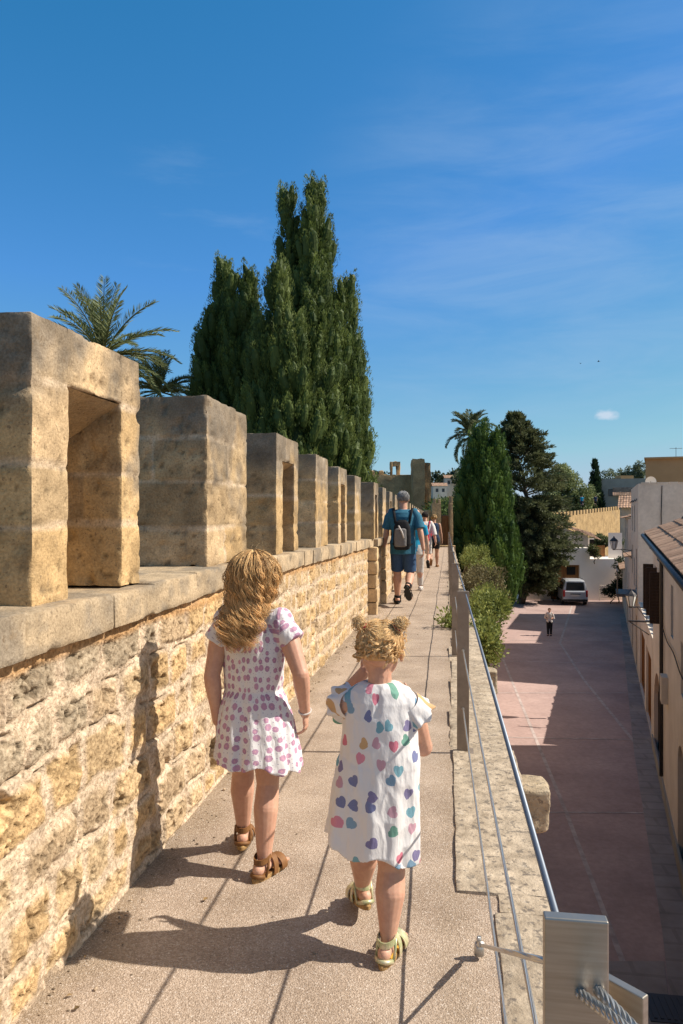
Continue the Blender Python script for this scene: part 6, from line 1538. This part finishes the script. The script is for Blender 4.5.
# ================================================================ VAN
def van():
    vp=at(575.5,605.5,53.8); t=thing('parked_van','silver grey compact people carrier van parked facing the white wall','van',(vp[0],vp[1],STREET),TH-R(8))
    W=.89; 
    # side profile (y forward, z up): closed section widths along the length
    st=[(0.0,.30,.98,.86),(.06,.27,1.05,.885),(.30,.25,1.10,.89),(1.2,.24,1.10,.89),(2.6,.24,1.08,.89),(3.3,.25,1.02,.88),(3.9,.28,.92,.84),(4.15,.34,.72,.74)]
    mb=MB()
    def sec(y,z0,z1,w):
        pts=[(-w*.86,z0),(-w*.98,z0+.12),(-w,z0+.38),(-w*.985,z1-.06),(-w*.95,z1),(w*.95,z1),(w*.985,z1-.06),(w,z0+.38),(w*.98,z0+.12),(w*.86,z0)]
        return np.array([[x,y,z] for x,z in pts])
    mb.loft([sec(*q) for q in st])
    # greenhouse
    gh=[(.10,1.0,1.04,.84),(.22,1.0,1.74,.71),(.40,1.0,1.83,.70),(1.4,1.0,1.86,.70),(2.2,1.0,1.80,.69),(2.75,1.0,1.50,.74),(3.35,.95,1.02,.82)]
    def sec2(y,z0,z1,w):
        wb=.865; pts=[(-wb,z0),(-w-(wb-w)*.25,z0+(z1-z0)*.75),(-w*.93,z1-.03),(-w*.6,z1),(w*.6,z1),(w*.93,z1-.03),(w+(wb-w)*.25,z0+(z1-z0)*.75),(wb,z0)]
        return np.array([[x,y,z] for x,z in pts])
    mb.loft([sec2(*q) for q in gh])
    mb.span((-.84,-.06,.34),(.84,.1,.56))
    body=mb.build('body',M['vanpaint'],t); bv=body.modifiers.new('b','BEVEL'); bv.width=.03; bv.segments=2; bv.limit_method='ANGLE'
    rw=MB(); rw.add([(-.66,.118,1.10),(.66,.118,1.10),(.60,.208,1.62),(.52,.215,1.66),(-.52,.215,1.66),(-.60,.208,1.62)],[(0,1,2,3,4,5)]); 
    rw.v[-1]=rw.v[-1]+np.array([0,-.035,0]); w=rw.build('rear_window',M['darkglass'],t); so=w.modifiers.new('s','SOLIDIFY'); so.thickness=.012
    for s in (-1,1):
        for (a,b) in ((.45,1.35),(1.45,2.35)):
            q=MB(); q.add([(s*.862,a,1.10),(s*.862,b,1.10),(s*.758,b-(.0 if b<2 else .25),1.62),(s*.758,a+.03,1.62)],[(0,1,2,3)]); w=q.build('side_window',M['darkglass'],t); so=w.modifiers.new('s','SOLIDIFY'); so.thickness=.03; so.offset=0
        q=MB(); q.span((s*.80-.075,-.015,.62),(s*.80+.075,.08,1.10)); l=q.build('tail_light',M['tail'],t); bv=l.modifiers.new('b','BEVEL'); bv.width=.02
        q=MB(); q.ell((s*1.0,2.55,1.12),(.10,.06,.09),0,(1,1,1),12); q.tube([(s*.86,2.55,1.06),(s*.98,2.55,1.08)],.02,6); q.build('mirror',M['rubber'],t,smooth=True)
        q=MB(); q.tube([(s*.62,.5,1.87),(s*.62,2.0,1.88)],.018,6); q.build('roof_rail',M['darkmetal'],t)
        for y in (.72,3.30):
            q=MB(); q.tube([(s*.70,y,.315),(s*.885,y,.315)],.315,28); wl=q.build('wheel',M['rubber'],t)
            q=MB(); q.tube([(s*.80,y,.315),(s*.893,y,.315)],.20,20); q.build('rim',M['steel'],wl)
    q=MB(); q.span((-.86,-.10,.30),(.86,.02,.47)); b=q.build('bumper',M['rubber'],t); bv=b.modifiers.new('b','BEVEL'); bv.width=.03
    q=MB(); q.span((-.26,-.075,.66),(.26,-.058,.77)); q.build('number_plate',M['offwhite'],t)
    q=MB(); q.span((-.36,-.02,.80),(.36,.06,.86)); q.build('tailgate_handle',M['darkmetal'],t)
    q=MB(); q.tube([(0,.118,1.13),(.35,.15,1.20)],.01,5); q.build('wiper',M['rubber'],t)
M['vanpaint']=pbr('silver_van_paint',(.46,.47,.49),rough=.35,metal=.3,spec=.5)
M['tail']=pbr('red_lamp_lens',(.32,.02,.02),rough=.2,spec=.5)
van()
# the two far birds
for i,(px,py,s,l) in enumerate(((580.5,363.5,.8,'smaller dark bird far off in the sky'),(598.5,361.5,1.1,'larger dark bird far off in the sky, on the right'))):
    b=thing('bird',l,'bird',at(px,py,150),.4+i); mb=MB()
    mb.ell((0,0,0),(.07*s,.22*s,.07*s),0,(1,1,1),10)
    for sd in (-1,1): mb.add([(0,.08*s,.03),(sd*.28*s,.04*s,.18*s),(sd*.5*s,-.10*s,.10*s),(sd*.26*s,-.08*s,.16*s),(0,-.10*s,.03),(0,.0,.0)],[(0,1,2,3,4,5)])
    mb.add([(-.04*s,-.15*s,0),(.04*s,-.15*s,0),(.08*s,-.36*s,0),(-.08*s,-.36*s,0)],[(0,1,2,3)])
    mb.build('body',M['blackcloth'],b)

# ================================================================ CAMERA, SUN, SKY
cam=bpy.data.cameras.new('Camera'); co=bpy.data.objects.new('Camera',cam); COL.objects.link(co)
co.location=(0,0,CH); co.rotation_euler=(R(90),0,TH); cam.sensor_fit='VERTICAL'; cam.sensor_height=36; cam.lens=36*FPX/1024; cam.clip_start=.05; cam.clip_end=8000
scene.camera=co
SAZ,SEL=R(7.5),R(44)
sd_=Vector((math.cos(SEL)*math.cos(SAZ),math.cos(SEL)*math.sin(SAZ),math.sin(SEL)))
sl=bpy.data.lights.new('Sun','SUN'); sl.energy=SUN_E; sl.angle=R(.5); sl.color=(1,.93,.82)
so=bpy.data.objects.new('Sun',sl); COL.objects.link(so); so.rotation_euler=sd_.to_track_quat('Z','Y').to_euler(); so.location=(20,5,30)
wd=bpy.data.worlds.new('World'); scene.world=wd; wd.use_nodes=True; N=NT(wd.node_tree)
out=N.n('ShaderNodeOutputWorld'); bg=N.n('ShaderNodeBackground'); bg.inputs['Strength'].default_value=SKY_E
sky=N.n('ShaderNodeTexSky',sky_type='NISHITA'); sky.sun_disc=False; sky.sun_elevation=SEL; sky.sun_rotation=R(90)-SAZ; sky.altitude=0; sky.air_density=1.0; sky.dust_density=.25; sky.ozone_density=2.0
tc=N.n('ShaderNodeTexCoord'); dv=tc.outputs['Generated']
def cdir(px,py):
    v=at(px,py,1.0)-np.array([0,0,CH]); return v/np.linalg.norm(v)
def dot(v):
    nd=N.n('ShaderNodeVectorMath',operation='DOT_PRODUCT'); N.l(dv,nd.inputs[0]); nd.inputs[1].default_value=tuple(v); return nd.outputs['Value']
def mrange(x,a,b,c=0,d=1):
    nd=N.n('ShaderNodeMapRange',interpolation_type='SMOOTHSTEP'); N.l(x,nd.inputs[0])
    for i,q in enumerate((a,b,c,d)): nd.inputs[1+i].default_value=q
    return nd.outputs[0]
# thin cirrus: stretched noise, strongest low in the south-east
mp=N.n('ShaderNodeMapping'); mp.inputs['Scale'].default_value=(2.2,2.2,11); mp.inputs['Rotation'].default_value=(R(4),R(-5),0); N.l(dv,mp.inputs[0])
nz=N.n('ShaderNodeTexNoise',i_Scale=1.7,i_Detail=9,i_Roughness=.62,i_Distortion=.5); N.l(mp.outputs[0],nz.inputs['Vector'])
c1_=mth(N,'MULTIPLY',mrange(nz.outputs['Fac'],.28,.85),mrange(dot(cdir(570,285)),.925,.998))
nz3=N.n('ShaderNodeTexNoise',i_Scale=3.1,i_Detail=8,i_Roughness=.6); N.l(mp.outputs[0],nz3.inputs['Vector'])
c2_=mth(N,'MULTIPLY',mrange(nz3.outputs['Fac'],.5,.8),mrange(dot(cdir(215,235)),.988,.9995,0,.35))
nz2=N.n('ShaderNodeTexNoise',i_Scale=55,i_Detail=5); mp2=N.n('ShaderNodeMapping'); mp2.inputs['Scale'].default_value=(1,1,1.6); N.l(dv,mp2.inputs[0]); N.l(mp2.outputs[0],nz2.inputs['Vector'])
v_=N.n('ShaderNodeVectorMath',operation='SUBTRACT'); N.l(dv,v_.inputs[0]); v_.inputs[1].default_value=tuple(cdir(607,415))
v2_=N.n('ShaderNodeVectorMath',operation='MULTIPLY'); N.l(v_.outputs[0],v2_.inputs[0]); v2_.inputs[1].default_value=(1,1,1.7)
v3_=N.n('ShaderNodeVectorMath',operation='LENGTH'); N.l(v2_.outputs[0],v3_.inputs[0])
pd=mth(N,'ADD',v3_.outputs['Value'],mth(N,'MULTIPLY',mth(N,'SUBTRACT',nz2.outputs[0],.5),.022))
puff=mrange(pd,.0155,.004,0,.75)
fac=mth(N,'MULTIPLY',mth(N,'ADD',c1_,c2_),.32)
# tone of the sky: Nishita with sun and horizon glare held back, then a warm glow added
sp=N.n('ShaderNodeSeparateColor'); N.l(sky.outputs[0],sp.inputs[0])
r_=mth(N,'MINIMUM',mth(N,'MAXIMUM',mth(N,'SUBTRACT',mth(N,'MULTIPLY',sp.outputs[0],.56),.32),.12),4.0)
g_=mth(N,'MINIMUM',mth(N,'MULTIPLY',mth(N,'POWER',sp.outputs[1],.82),.95),4.1)
b_=mth(N,'MINIMUM',mth(N,'MULTIPLY',sp.outputs[2],1.14),5.0)
cb_=N.n('ShaderNodeCombineColor')
for i,q in enumerate((r_,g_,b_)): N.l(q,cb_.inputs[i])
glow=mrange(dot(tuple(sd_)),.60,.97)  # added warm patch of sky round the sun, out of view, warming the shade
sk_=mixc(N,glow,cb_.outputs[0],(5.3,4.8,4.1))
m1=mixc(N,fac,sk_,(3.1,4.2,5.6)); m2=mixc(N,puff,m1,(4.6,5.2,6.1))
N.l(m2,bg.inputs[0]); N.l(bg.outputs[0],out.inputs[0])
vs=scene.view_settings; vs.view_transform='Standard'; vs.look='None'; vs.exposure=EXPO; vs.gamma=1; vs.use_curve_mapping=False
scene.render.engine='CYCLES'
scene.cycles.max_bounces=6; scene.cycles.diffuse_bounces=3; scene.cycles.glossy_bounces=3; scene.cycles.transparent_max_bounces=4
scene.cycles.use_denoising=DENOISE; scene.cycles.denoising_prefilter='NONE'; scene.cycles.use_adaptive_sampling=False
